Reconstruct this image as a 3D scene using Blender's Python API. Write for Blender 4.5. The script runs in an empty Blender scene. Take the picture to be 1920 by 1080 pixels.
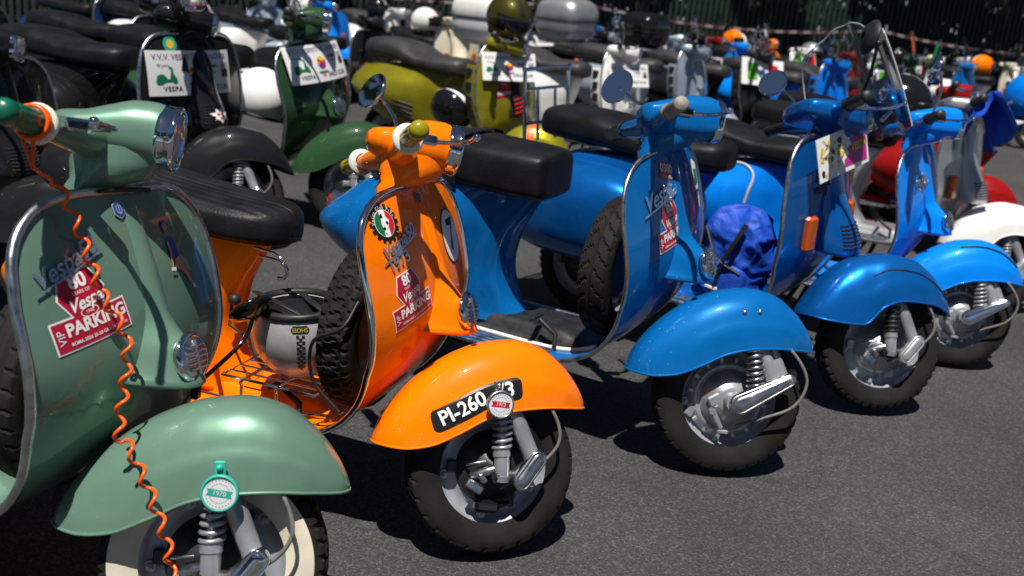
import bpy, math, random
import numpy as np
from math import sin, cos, pi, radians, sqrt, atan2
from mathutils import Vector, Matrix
from mathutils.geometry import tessellate_polygon
from mathutils import noise as mnoise
random.seed(7)
S = bpy.context.scene
C = S.collection
# ------------------------------------------------------------------ camera, sky, sun, exposure
CAM_F, CAM_PITCH, CAM_ROLL, CAM_H = 1821.2277, 0.2903838, 0.0963969, 1.2620
cd = bpy.data.cameras.new('camera'); cam = bpy.data.objects.new('camera', cd); C.objects.link(cam)
fw = Vector((0, cos(CAM_PITCH), -sin(CAM_PITCH))); rt = Vector((1, 0, 0)); up = rt.cross(fw)
R_ = rt*cos(CAM_ROLL)+up*sin(CAM_ROLL); U_ = up*cos(CAM_ROLL)-rt*sin(CAM_ROLL)
m = Matrix((R_, U_, -fw)).transposed().to_4x4(); m.translation = (0, 0, CAM_H)
cam.matrix_world = m
cd.sensor_width = 36; cd.lens = 36*CAM_F/1920; cd.clip_start = .05; cd.clip_end = 500
cd.dof.use_dof = True; cd.dof.focus_distance = 2.15; cd.dof.aperture_fstop = 3.8; cd.dof.aperture_blades = 0
S.camera = cam
SUN_EL, SUN_AZ = radians(69), radians(-97)      # azimuth of the sun measured from +x towards +y
w = bpy.data.worlds.new('World'); S.world = w; w.use_nodes = True
nt = w.node_tree; bg = nt.nodes['Background']
sky = nt.nodes.new('ShaderNodeTexSky'); sky.sky_type = 'NISHITA'; sky.sun_disc = False
sky.sun_elevation = SUN_EL; sky.sun_rotation = radians(90)-SUN_AZ
sky.air_density = .5; sky.dust_density = .15
nt.links.new(sky.outputs[0], bg.inputs[0]); bg.inputs[1].default_value = .05
sd = bpy.data.lights.new('sun', 'SUN'); sd.energy = 5.0; sd.angle = radians(.53); sd.color = (1, .955, .89)
so = bpy.data.objects.new('sun', sd); C.objects.link(so)
sdir = Vector((cos(SUN_EL)*cos(SUN_AZ), cos(SUN_EL)*sin(SUN_AZ), sin(SUN_EL)))
so.rotation_euler = (-sdir).to_track_quat('-Z', 'Y').to_euler(); so.location = sdir*30
S.view_settings.view_transform = 'Standard'; S.view_settings.look = 'None'
S.view_settings.exposure = 0.35; S.view_settings.gamma = 1; S.view_settings.use_curve_mapping = False
S.render.engine = 'CYCLES'
S.cycles.max_bounces = 6; S.cycles.use_denoising = True; S.cycles.sample_clamp_indirect = 6

# ------------------------------------------------------------------ materials
def mat(name, col, rough=.5, metal=0., coat=0., spec=.5, noise=None, bump=None, trans=0., ior=1.45, emit=0, coat_rough=.03):
    mm = bpy.data.materials.new(name); mm.use_nodes = True
    n = mm.node_tree.nodes; l = mm.node_tree.links; b = n['Principled BSDF']
    b.inputs['Base Color'].default_value = (*col, 1); b.inputs['Roughness'].default_value = rough
    b.inputs['Metallic'].default_value = metal; b.inputs['Coat Weight'].default_value = coat
    b.inputs['Coat Roughness'].default_value = coat_rough
    b.inputs['Specular IOR Level'].default_value = spec; b.inputs['IOR'].default_value = ior
    b.inputs['Transmission Weight'].default_value = trans
    tc = n.new('ShaderNodeTexCoord')
    if noise:   # (scale, amount, roughness amount)
        t = n.new('ShaderNodeTexNoise'); t.inputs['Scale'].default_value = noise[0]; t.inputs['Detail'].default_value = 6
        l.new(tc.outputs['Object'], t.inputs['Vector'])
        mx = n.new('ShaderNodeMix'); mx.data_type = 'RGBA'
        mr = n.new('ShaderNodeMapRange'); mr.inputs[1].default_value = .35; mr.inputs[2].default_value = .7
        l.new(t.outputs[0], mr.inputs[0]); l.new(mr.outputs[0], mx.inputs[0])
        a = noise[1]
        mx.inputs[6].default_value = (*[max(0, c*(1-a)) for c in col], 1)
        mx.inputs[7].default_value = (*[min(1, c*(1+a)) for c in col], 1)
        l.new(mx.outputs[2], b.inputs['Base Color'])
        if len(noise) > 2:
            r2 = n.new('ShaderNodeMapRange'); r2.inputs[1].default_value = .3; r2.inputs[2].default_value = .75
            r2.inputs[3].default_value = max(0, rough-noise[2]); r2.inputs[4].default_value = rough+noise[2]
            l.new(t.outputs[0], r2.inputs[0]); l.new(r2.outputs[0], b.inputs['Roughness'])
    if bump:    # (scale, distance)
        t2 = n.new('ShaderNodeTexNoise'); t2.inputs['Scale'].default_value = bump[0]; t2.inputs['Detail'].default_value = 4
        l.new(tc.outputs['Object'], t2.inputs['Vector'])
        bn = n.new('ShaderNodeBump'); bn.inputs['Distance'].default_value = bump[1]; bn.inputs['Strength'].default_value = 1
        l.new(t2.outputs[0], bn.inputs['Height']); l.new(bn.outputs[0], b.inputs['Normal'])
    return mm
def paint(name, col, metal=0., rough=.35, coat=.6):
    """car paint: flake or solid base under clear coat, with dust specks and a slight orange peel"""
    mm = mat(name, col, rough, metal, coat, spec=.06, noise=(9, .07, .06))
    n = mm.node_tree.nodes; l = mm.node_tree.links; b = n['Principled BSDF']
    tc = n.new('ShaderNodeTexCoord')
    v = n.new('ShaderNodeTexVoronoi'); v.inputs['Scale'].default_value = 55; l.new(tc.outputs['Object'], v.inputs['Vector'])
    n2 = n.new('ShaderNodeTexNoise'); n2.inputs['Scale'].default_value = 4; l.new(tc.outputs['Object'], n2.inputs['Vector'])
    lt = n.new('ShaderNodeMapRange'); lt.inputs[1].default_value = .12; lt.inputs[2].default_value = .05
    l.new(v.outputs['Distance'], lt.inputs[0])
    g = n.new('ShaderNodeMapRange'); g.inputs[1].default_value = .52; g.inputs[2].default_value = .62; g.inputs[4].default_value = .45
    l.new(n2.outputs[0], g.inputs[0])
    mu = n.new('ShaderNodeMath'); mu.operation = 'MULTIPLY'; l.new(lt.outputs[0], mu.inputs[0]); l.new(g.outputs[0], mu.inputs[1])
    mx = n.new('ShaderNodeMix'); mx.data_type = 'RGBA'; mx.inputs[7].default_value = (.42, .4, .36, 1)
    src = b.inputs['Base Color'].links[0].from_socket
    l.new(mu.outputs[0], mx.inputs[0]); l.new(src, mx.inputs[6]); l.new(mx.outputs[2], b.inputs['Base Color'])
    op = n.new('ShaderNodeTexNoise'); op.inputs['Scale'].default_value = 7; op.inputs['Detail'].default_value = 1.5
    l.new(tc.outputs['Object'], op.inputs['Vector'])
    bn = n.new('ShaderNodeBump'); bn.inputs['Distance'].default_value = .0022; bn.inputs['Strength'].default_value = .5
    l.new(op.outputs[0], bn.inputs['Height']); l.new(bn.outputs[0], b.inputs['Coat Normal'])
    return mm
PAINT = dict(
    mint=paint('mint_paint', (.140, .252, .186), .3, .36), orange=paint('orange_paint', (.93, .185, .0), 0, .35),
    blue=paint('blue_paint', (.002, .118, .375), .1, .35), pxblue=paint('metallic_blue_paint', (.004, .105, .38), .4, .3),
    azure=paint('azure_paint', (.002, .205, .78), .05, .35), dgreen=paint('dark_green_paint', (.022, .062, .026), 0, .35),
    black=paint('black_paint', (.012, .012, .013), 0, .35), graphite=paint('graphite_paint', (.03, .03, .034), .2, .42, .6),
    olive=paint('olive_paint', (.24, .215, .012), .35, .42, .6), white=paint('white_paint', (.74, .74, .72), 0, .35),
    silver=paint('silver_paint', (.42, .43, .45), .7, .4), icegrey=paint('ice_grey_paint', (.36, .42, .50), .5, .4),
    red=paint('red_paint', (.27, .008, .009), 0, .35), dolive=paint('dark_olive_paint', (.05, .046, .006), .3, .42, .6), cream=paint('cream_paint', (.72, .66, .5), 0, .4),
    navy=paint('navy_paint', (.012, .03, .11), .2, .35))
CHROME = mat('chrome', (.78, .79, .81), .06, 1, noise=(30, .06, .03))
ALU = mat('aluminium', (.52, .53, .55), .32, 1, noise=(40, .15, .1))
SILVER = mat('silver_painted_steel', (.40, .41, .43), .38, .55, noise=(25, .15, .1))
RIM = mat('grey_rim_paint', (.34, .36, .40), .4, .25, noise=(18, .12, .1))
DARKST = mat('dark_steel', (.045, .046, .05), .45, .6, noise=(30, .4, .1))
RUBBER = mat('tyre_rubber', (.0135, .0125, .012), .78, 0, spec=.25, noise=(14, .35, .1), bump=(120, .0006))
BLACKP = mat('black_plastic', (.014, .014, .015), .5, 0, noise=(40, .3, .08), bump=(220, .0004))
GLOSSB = mat('gloss_black', (.008, .008, .009), .12, 0, coat=.5)
VINYL = mat('black_vinyl', (.011, .011, .013), .45, 0, spec=.22, noise=(12, .3, .08), bump=(160, .0008))
GVINYL = mat('grey_vinyl', (.035, .034, .035), .5, 0, noise=(12, .2, .08), bump=(160, .0006))
WHITEW = mat('whitewall_rubber', (.62, .57, .45), .6, 0, noise=(11, .14, .1))
WHITER = mat('white_rubber', (.70, .68, .60), .5, 0, noise=(18, .08))
GREYR = mat('grey_rubber', (.30, .29, .27), .6, 0, noise=(30, .2))
STRIPR = mat('grey_piping', (.50, .50, .48), .5, 0, noise=(30, .12))
GREENG = mat('green_grip', (.004, .115, .06), .3, 0, spec=.6, noise=(16, .2))
YELG = mat('yellow_grip', (.34, .29, .008), .22, 0, spec=.6, trans=.25, noise=(16, .2))
GREYG = mat('grey_grip', (.24, .225, .19), .6, 0, noise=(30, .3), bump=(200, .0008))
GLASSL = mat('lamp_glass', (.75, .78, .82), .08, .0, coat=1, trans=.55)
BADGE = mat('polished_badge', (.50, .60, .74), .28, .85, noise=(60, .1, .05))
MIRROR = mat('mirror_glass', (.88, .89, .9), .015, 1)
AMBER = mat('amber_lens', (.75, .13, .004), .15, 0, trans=.35, coat=.6)
REDL = mat('red_lens', (.5, .008, .008), .15, 0, trans=.25, coat=.6)
CLEAR = bpy.data.materials.new('clear_plastic'); CLEAR.use_nodes = True
_n = CLEAR.node_tree.nodes; _l = CLEAR.node_tree.links; _n.remove(_n['Principled BSDF'])
_t = _n.new('ShaderNodeBsdfTransparent'); _t.inputs[0].default_value = (.86, .875, .90, 1); _g = _n.new('ShaderNodeBsdfGlossy'); _g.inputs['Roughness'].default_value = .05
_fr = _n.new('ShaderNodeFresnel'); _fr.inputs[0].default_value = 1.22; _mx = _n.new('ShaderNodeMixShader')
_l.new(_fr.outputs[0], _mx.inputs[0]); _l.new(_t.outputs[0], _mx.inputs[1]); _l.new(_g.outputs[0], _mx.inputs[2]); _l.new(_mx.outputs[0], _n['Material Output'].inputs[0])
STW = mat('white_print', (.80, .80, .78), .4, 0, noise=(20, .03))
STR = mat('crimson_print', (.42, .008, .035), .35, 0, noise=(20, .06))
STBK = mat('black_print', (.01, .01, .011), .4, 0, noise=(20, .2))
STG = mat('green_print', (.01, .16, .06), .4, 0, noise=(20, .06))
STGR = mat('grey_print', (.35, .35, .36), .4, 0, noise=(20, .06))
STRED = mat('red_print', (.62, .012, .02), .4, 0, noise=(20, .06))
STLG = mat('leaf_green_print', (.10, .44, .03), .4, 0, noise=(20, .06))
STYE = mat('yellow_print', (.85, .56, .02), .4, 0, noise=(20, .06))
STMG = mat('magenta_print', (.50, .015, .24), .4, 0, noise=(20, .06))
STPU = mat('purple_print', (.16, .04, .22), .4, 0, noise=(20, .06))
STBL = mat('blue_print', (.02, .06, .30), .4, 0, noise=(20, .06))
STTQ = mat('turquoise_print', (.03, .42, .30), .35, 0, noise=(20, .06))
STOR = mat('orange_print', (.85, .12, .01), .35, 0, noise=(20, .06))
SKIN = mat('skin_print', (.55, .27, .15), .5, 0, noise=(60, .1))
GOLD = mat('gold_print', (.45, .33, .05), .35, .4, noise=(60, .1))
CORD = mat('orange_cord', (.85, .10, .004), .3, 0, spec=.5, noise=(40, .08))
BAGB = mat('blue_nylon', (.006, .062, .46), .6, 0, noise=(25, .2), bump=(60, .003))
CABLE = mat('grey_cable', (.16, .155, .145), .5, 0, noise=(30, .2))
# ------------------------------------------------------------------ geometry helpers
def pchip(xs, ys):
    xs = np.array(xs, float); ys = np.array(ys, float); h = np.diff(xs); d = np.diff(ys)/h
    mm = np.zeros(len(xs)); mm[0] = d[0]; mm[-1] = d[-1]
    for i in range(1, len(xs)-1):
        if d[i-1]*d[i] > 0:
            w1 = 2*h[i]+h[i-1]; w2 = h[i]+2*h[i-1]; mm[i] = (w1+w2)/(w1/d[i-1]+w2/d[i])
    def f(x):
        x = min(max(x, xs[0]), xs[-1]); i = min(max(int(np.searchsorted(xs, x))-1, 0), len(h)-1)
        t = (x-xs[i])/h[i]
        return float(ys[i]*(1+2*t)*(1-t)**2+h[i]*mm[i]*t*(1-t)**2+ys[i+1]*t*t*(3-2*t)+h[i]*mm[i+1]*t*t*(t-1))
    return f
def smooth_path(pts, n=8, closed=False):
    P = [Vector(p) for p in pts]; out = []; L = len(P)
    rng = range(L) if closed else range(L-1)
    for i in rng:
        p0 = P[(i-1) % L] if closed or i > 0 else P[0]*2-P[1]
        p1 = P[i]; p2 = P[(i+1) % L]; p3 = P[(i+2) % L] if closed or i+2 < L else P[-1]*2-P[-2]
        for k in range(n):
            t = k/n
            out.append(.5*((2*p1)+(p2-p0)*t+(2*p0-5*p1+4*p2-p3)*t*t+(3*p1-p0-3*p2+p3)*t**3))
    if not closed: out.append(P[-1].copy())
    return out
class G:
    def __init__(s): s.v = []; s.f = []; s.m = []; s.sm = []
    def add(s, vs, fs, mi=0, smooth=True):
        o = len(s.v); s.v += [tuple(v) for v in vs]
        for f in fs: s.f.append(tuple(i+o for i in f)); s.m.append(mi); s.sm.append(smooth)
        return s
    def grid(s, P, wu=False, wv=False, mi=0, smooth=True, mfun=None):
        nu, nv = len(P), len(P[0]); o = len(s.v)
        for r in P: s.v += [tuple(p) for p in r]
        for i in range(nu if wu else nu-1):
            for j in range(nv if wv else nv-1):
                a = o+i*nv+j; b = o+i*nv+(j+1) % nv; c = o+((i+1) % nu)*nv+(j+1) % nv; d = o+((i+1) % nu)*nv+j
                s.f.append((a, b, c, d)); s.m.append(mfun(i, j) if mfun else mi); s.sm.append(smooth)
        return s
    def cap(s, ring, mi=0, smooth=False):
        o = len(s.v); s.v += [tuple(p) for p in ring]; s.f.append(tuple(range(o, o+len(ring)))); s.m.append(mi); s.sm.append(smooth)
    def sheet(s, P, th, mi=0):
        """grid P as a sheet of thickness th (back face offset along -normal), closed at the borders"""
        A = np.array([[tuple(p) for p in r] for r in P]); du = np.gradient(A, axis=0); dv = np.gradient(A, axis=1)
        N = np.cross(du, dv); N /= (np.linalg.norm(N, axis=2, keepdims=True)+1e-12)
        B = A-N*th
        s.grid(A, mi=mi); s.grid(B, mi=mi)
        for X, Y in ((A[0], B[0]), (A[-1], B[-1]), (A[:, 0], B[:, 0]), (A[:, -1], B[:, -1])): s.grid([X, Y], mi=mi)
        return s
    def tube(s, path, r, n=10, caps=True, mi=0, closed=False, flat=1.0):
        P = [Vector(p) for p in path]; L = len(P)
        rs = r if hasattr(r, '__len__') else [r]*L
        rings = []; nrm = None
        for i in range(L):
            t = (P[(i+1) % L]-P[(i-1) % L]) if closed else (P[min(i+1, L-1)]-P[max(i-1, 0)])
            if t.length < 1e-9: t = Vector((0, 0, 1))
            t.normalize()
            if nrm is None:
                nrm = t.cross(Vector((0, 0, 1)));
                if nrm.length < .1: nrm = t.cross(Vector((0, 1, 0)))
            nrm = (nrm-t*nrm.dot(t)).normalized(); b = t.cross(nrm)
            rings.append([P[i]+(nrm*cos(2*pi*k/n)+b*sin(2*pi*k/n)*flat)*rs[i] for k in range(n)])
        s.grid(rings, wu=closed, wv=True, mi=mi)
        if caps and not closed: s.cap(rings[0], mi); s.cap(rings[-1], mi)
        return s
    def lathe(s, prof, o=(0, 0, 0), ax=(0, 1, 0), n=32, mi=0, mfun=None, smooth=True):
        ax = Vector(ax).normalized(); o = Vector(o); a = ax.orthogonal().normalized(); b = ax.cross(a)
        P = [[o+ax*h+(a*cos(2*pi*k/n)+b*sin(2*pi*k/n))*r for k in range(n)] for r, h in prof]
        s.grid(P, wv=True, mi=mi, mfun=mfun, smooth=smooth); return s
    def box(s, c, d, rot=None, b=.004, mi=0):
        """box with chamfered edges"""
        hx, hy, hz = d[0]/2, d[1]/2, d[2]/2; b = min(b, hx*.9, hy*.9, hz*.9)
        def ring(ix, z):
            x, y = hx-ix, hy-ix; q = b if ix == 0 else b*.3
            return [Vector(p) for p in ((x-q, -y, z), (x, -y+q, z), (x, y-q, z), (x-q, y, z), (-x+q, y, z), (-x, y-q, z), (-x, -y+q, z), (-x+q, -y, z))]
        rs = [ring(b, -hz), ring(0, -hz+b), ring(0, hz-b), ring(b, hz)]
        M = rot if rot is not None else Matrix.Identity(3); cc = Vector(c)
        rs = [[cc+M@p for p in r] for r in rs]
        s.grid(rs, wv=True, mi=mi, smooth=False); s.cap(rs[0][::-1], mi); s.cap(rs[-1], mi); return s
    def sell(s, c, r, e1=1., e2=1., nu=24, nv=16, rot=None, mi=0, zmin=-1.):
        """superellipsoid"""
        c = Vector(c); M = rot if rot is not None else Matrix.Identity(3)
        pw = lambda x, e: math.copysign(abs(x)**e, x)
        P = []
        for j in range(nv+1):
            th = -pi/2+pi*j/nv
            P.append([c+M@Vector((r[0]*pw(cos(th), e1)*pw(cos(2*pi*i/nu), e2), r[1]*pw(cos(th), e1)*pw(sin(2*pi*i/nu), e2), r[2]*max(zmin, pw(sin(th), e1)))) for i in range(nu)])
        s.grid(P, wv=True, mi=mi); return s
    def ball(s, c, r, n=12, mi=0): return s.sell(c, (r, r, r), nu=n, nv=max(6, n//2), mi=mi)
    def mesh(s, name):
        me = bpy.data.meshes.new(name); me.from_pydata(s.v, [], s.f)
        me.polygons.foreach_set('material_index', s.m); me.polygons.foreach_set('use_smooth', s.sm)
        me.update(); return me
MESH = {}
def part(name, key, fn, mats, parent=None, mtx=None, label=None):
    """one mesh object; the mesh is shared between alike parts, the materials sit on the object"""
    if not isinstance(mats, (list, tuple)): mats = [mats]
    me = MESH.get(key) if key is not None else None
    if me is None:
        g = fn(); me = g.mesh(name)
        for _ in mats: me.materials.append(None)
        if key is not None: MESH[key] = me
    o = bpy.data.objects.new(name, me); C.objects.link(o)
    for i, mm in enumerate(mats): o.material_slots[i].link = 'OBJECT'; o.material_slots[i].material = mm
    if parent is not None: o.parent = parent
    if mtx is not None: o.matrix_basis = mtx
    if label: o['label'] = label
    return o
def thing(name, label, cat, loc=(0, 0, 0), rot=(0, 0, 0), sc=1., group=None):
    o = bpy.data.objects.new(name, None); C.objects.link(o); o.empty_display_size = .1
    o.location = loc; o.rotation_euler = rot; o.scale = (sc,)*3; o['label'] = label; o['category'] = cat
    if group: o['group'] = group
    return o
def tag(o, label, cat, group=None):
    o['label'] = label; o['category'] = cat
    if group: o['group'] = group
    return o
# ------------------------------------------------------------------ flat print: lettering and polygons mapped onto surfaces
TXT = {}
def text_geo(t, size, shear=0., ext=0., bold=0., align='CENTER', sp=1.):
    k = (t, size, shear, ext, bold, align, sp)
    if k not in TXT:
        cu = bpy.data.curves.new('t', 'FONT'); cu.body = t; cu.size = size; cu.shear = shear; cu.extrude = ext; cu.offset = bold
        cu.align_x = align; cu.align_y = 'CENTER'; cu.resolution_u = 3; cu.space_character = sp
        ob = bpy.data.objects.new('t', cu); me = bpy.data.meshes.new_from_object(ob)
        vs = [tuple(v.co) for v in me.vertices]; fs = [tuple(p.vertices) for p in me.polygons]
        bpy.data.objects.remove(ob); bpy.data.curves.remove(cu); bpy.data.meshes.remove(me)
        TXT[k] = (vs, fs)
    return TXT[k]
def poly2(pts, lev=2):
    """polygon -> small triangles"""
    tri = [[Vector((*pts[i], 0)) for i in t] for t in tessellate_polygon([[Vector((*p, 0)) for p in pts]])]
    for _ in range(lev):
        out = []
        for a, b, c in tri:
            ab, bc, ca = (a+b)/2, (b+c)/2, (c+a)/2
            out += [[a, ab, ca], [ab, b, bc], [ca, bc, c], [ab, bc, ca]]
        tri = out
    vs = [p for t in tri for p in t]
    return [tuple(v) for v in vs], [(3*i, 3*i+1, 3*i+2) for i in range(len(tri))]
def rrect(w, h, r=.2, n=4):
    r = r*min(w, h); out = []
    for cx, cy, a0 in ((w/2-r, h/2-r, 0), (-w/2+r, h/2-r, pi/2), (-w/2+r, -h/2+r, pi), (w/2-r, -h/2+r, 1.5*pi)):
        out += [(cx+r*cos(a0+pi/2*i/n), cy+r*sin(a0+pi/2*i/n)) for i in range(n+1)]
    return out
def circ(r, n=28, cx=0, cy=0, a0=0, a1=2*pi):
    full = abs(a1-a0-2*pi) < 1e-6
    p = [(cx+r*cos(a0+(a1-a0)*i/n), cy+r*sin(a0+(a1-a0)*i/n)) for i in range(n if full else n+1)]
    return p
def decal(g, geo, fmap, c, ang=0., off=.001, mi=0, zs=1.):
    """map 2-D geometry to a surface: fmap(X, Y, offset); centre c and turn ang in the surface's own metres"""
    vs, fs = geo; ca, sa = cos(ang), sin(ang)
    g.add([fmap(c[0]+ca*x-sa*y, c[1]+sa*x+ca*y, off+z*zs) for x, y, z in vs], fs, mi, False)
# ------------------------------------------------------------------ scooter styles: shape tables in metres, x forward from the front axle, y to the rider's left, z up
AXP = Vector((.085, 0, .25)); AXD = Vector((-sin(radians(25)), 0, cos(radians(25))))
def steer_m(phi): return Matrix.Translation(AXP) @ Matrix.Rotation(phi, 4, AXD) @ Matrix.Translation(-AXP)
STY = dict(
 small=dict(prof=[(-.252, .863), (-.222, .80), (-.189, .72), (-.166, .64), (-.156, .57), (-.166, .50), (-.198, .43), (-.242, .365), (-.304, .305), (-.378, .262), (-.46, .240), (-.55, .232), (-.70, .230), (-.90, .230)],
   w=[(0, .10), (.004, .135), (.015, .178), (.04, .222), (.08, .256), (.13, .275), (.2, .283), (.3, .279), (.4, .263), (.5, .240), (.6, .216), (.68, .200), (.78, .200), (.9, .207), (1.1, .205), (1.3, .195)], k=.65,
   nose=[(.012, .026, .005), (.1, .028, .009), (.2, .033, .014), (.238, .038, .021), (.262, .048, .034), (.29, .060, .058), (.32, .072, .080), (.338, .084, .090), (.347, .094, .096)], nexp=.95, horn=(.308, .043),
   body=dict(xf=[(0, -.60), (.1, -.665), (.25, -.708), (.45, -.728), (.65, -.712), (.85, -.668), (1, -.628)], xr=[(0, -1.38), (.5, -1.46), (1, -1.37)],
     W=[(0, .15), (.15, .188), (.3, .22), (.5, .232), (.7, .212), (.85, .168), (1, .122)], sh=[(0, 0), (.015, .2), (.05, .33), (.12, .46), (.22, .68), (.35, .92), (.47, 1), (.62, .98), (.8, .8), (.93, .5), (1, 0)],
     zb=[(0, .232), (.15, .245), (.35, .285), (.6, .30), (1, .38)], zt=[(0, .66), (.3, .685), (.6, .668), (.85, .61), (1, .52)]),
   fend=dict(top=[(-.293, .262), (-.286, .285), (-.272, .318), (-.235, .374), (-.18, .430), (-.11, .478), (-.04, .506), (.03, .516), (.09, .506), (.15, .470), (.195, .425), (.22, .388), (.228, .372)],
     bot=[(-.293, .255), (-.24, .252), (-.18, .262), (-.11, .298), (-.04, .338), (.03, .358), (.12, .366), (.228, .362)],
     w=[(-.293, .012), (-.288, .03), (-.26, .062), (-.2, .085), (-.1, .1), (0, .102), (.08, .094), (.15, .075), (.2, .048), (.222, .024), (.228, .008)], n=2.5),
   R=.207, rim=.138, rx=-1.18, head='round', seat=None),
)
_d = .016
STY['special'] = dict(STY['small'], prof=[(x+_d*min(1, max(0, (z-.25)/.2)), z) for x, z in [(-.274, .863), (-.250, .80), (-.226, .72), (-.207, .64), (-.198, .57), (-.206, .50), (-.230, .43), (-.266, .365), (-.318, .305), (-.385, .262), (-.46, .240), (-.55, .232), (-.70, .230), (-.90, .230)]], k=.55,
   nose=[(.012, .026, .006), (.1, .028, .012), (.2, .033, .019), (.238, .038, .028), (.262, .048, .045), (.29, .060, .074), (.32, .072, .096), (.338, .084, .104), (.347, .094, .110)])
STY['px'] = dict(STY['small'],
   prof=[(-.262, .888), (-.246, .82), (-.232, .74), (-.222, .66), (-.216, .58), (-.220, .50), (-.240, .43), (-.278, .365), (-.33, .305), (-.395, .265), (-.46, .245), (-.55, .238), (-.70, .236), (-.92, .236)],
   w=[(0, .15), (.004, .19), (.015, .225), (.04, .258), (.08, .285), (.15, .305), (.25, .318), (.38, .318), (.46, .300), (.53, .268), (.6, .238), (.68, .224), (.78, .22), (.9, .22), (1.1, .215), (1.4, .20)], k=.50,
   nose=[(.012, .070, .010), (.1, .074, .020), (.2, .080, .034), (.27, .086, .060), (.325, .092, .092), (.36, .096, .110), (.385, .098, .116)], nexp=.34, horn=None,
   body=dict(xf=[(0, -.62), (.1, -.685), (.25, -.728), (.45, -.748), (.65, -.732), (.85, -.688), (1, -.65)], xr=[(0, -1.46), (.5, -1.55), (1, -1.46)],
     W=[(0, .12), (.15, .15), (.3, .17), (.5, .18), (.7, .17), (.85, .15), (1, .122)], sh=[(0, 0), (.015, .2), (.05, .38), (.12, .6), (.22, .82), (.35, .96), (.47, 1), (.62, .98), (.8, .85), (.93, .5), (1, 0)],
     zb=[(0, .24), (.15, .255), (.35, .30), (.6, .32), (1, .38)], zt=[(0, .68), (.3, .70), (.6, .685), (.85, .62), (1, .52)]),
   fend=dict(top=[(-.288, .285), (-.280, .30), (-.262, .335), (-.23, .395), (-.18, .455), (-.11, .498), (-.03, .518), (.05, .514), (.12, .482), (.175, .434), (.212, .386), (.232, .354)],
     bot=[(-.288, .278), (-.24, .270), (-.18, .268), (-.115, .272), (-.05, .342), (.02, .368), (.12, .372), (.232, .346)],
     w=[(-.288, .02), (-.283, .05), (-.26, .085), (-.2, .108), (-.1, .118), (0, .114), (.08, .100), (.15, .077), (.2, .048), (.224, .024), (.232, .008)], n=3.0),
   head='rect', cowl=True)
STY['gts'] = dict(STY['small'],
   prof=[(-.300, .960), (-.272, .88), (-.245, .80), (-.222, .72), (-.205, .64), (-.196, .57), (-.200, .50), (-.224, .43), (-.262, .365), (-.318, .305), (-.385, .272), (-.46, .262), (-.70, .262), (-.92, .262)],
   w=[(0, .12), (.004, .145), (.015, .168), (.05, .205), (.12, .242), (.22, .272), (.35, .285), (.45, .27), (.53, .24), (.6, .21), (.68, .20), (.8, .21), (1.1, .215), (1.4, .20)], k=.95,
   nose=[(.0, .034, .012), (.12, .034, .020), (.26, .036, .030), (.36, .046, .036), (.42, .055, .036), (.44, .056, .030)], nexp=.3, horn=None,
   body=dict(xf=[(0, -.60), (.1, -.665), (.25, -.718), (.45, -.728), (.65, -.70), (.85, -.66), (1, -.62)], xr=[(0, -1.52), (.5, -1.62), (1, -1.60)],
     W=[(0, .15), (.15, .20), (.3, .245), (.5, .27), (.7, .245), (.85, .19), (1, .135)], sh=[(0, 0), (.015, .2), (.05, .36), (.12, .52), (.22, .74), (.35, .94), (.47, 1), (.62, .98), (.8, .82), (.93, .55), (1, 0)],
     zb=[(0, .262), (.15, .28), (.35, .34), (.6, .36), (1, .5)], zt=[(0, .72), (.3, .755), (.6, .745), (.85, .71), (1, .66)]),
   fend=dict(top=[(-.258, .285), (-.250, .312), (-.235, .345), (-.205, .40), (-.16, .452), (-.10, .492), (-.03, .512), (.04, .510), (.11, .482), (.17, .43), (.215, .36), (.238, .30)],
     bot=[(-.258, .278), (-.22, .276), (-.16, .30), (-.10, .335), (-.04, .352), (.03, .356), (.12, .345), (.238, .292)],
     w=[(-.258, .015), (-.253, .04), (-.23, .07), (-.18, .088), (-.1, .1), (0, .102), (.08, .096), (.15, .082), (.2, .06), (.23, .03), (.238, .01)], n=2.6),
   R=.225, rim=.155, rx=-1.33)
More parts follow.
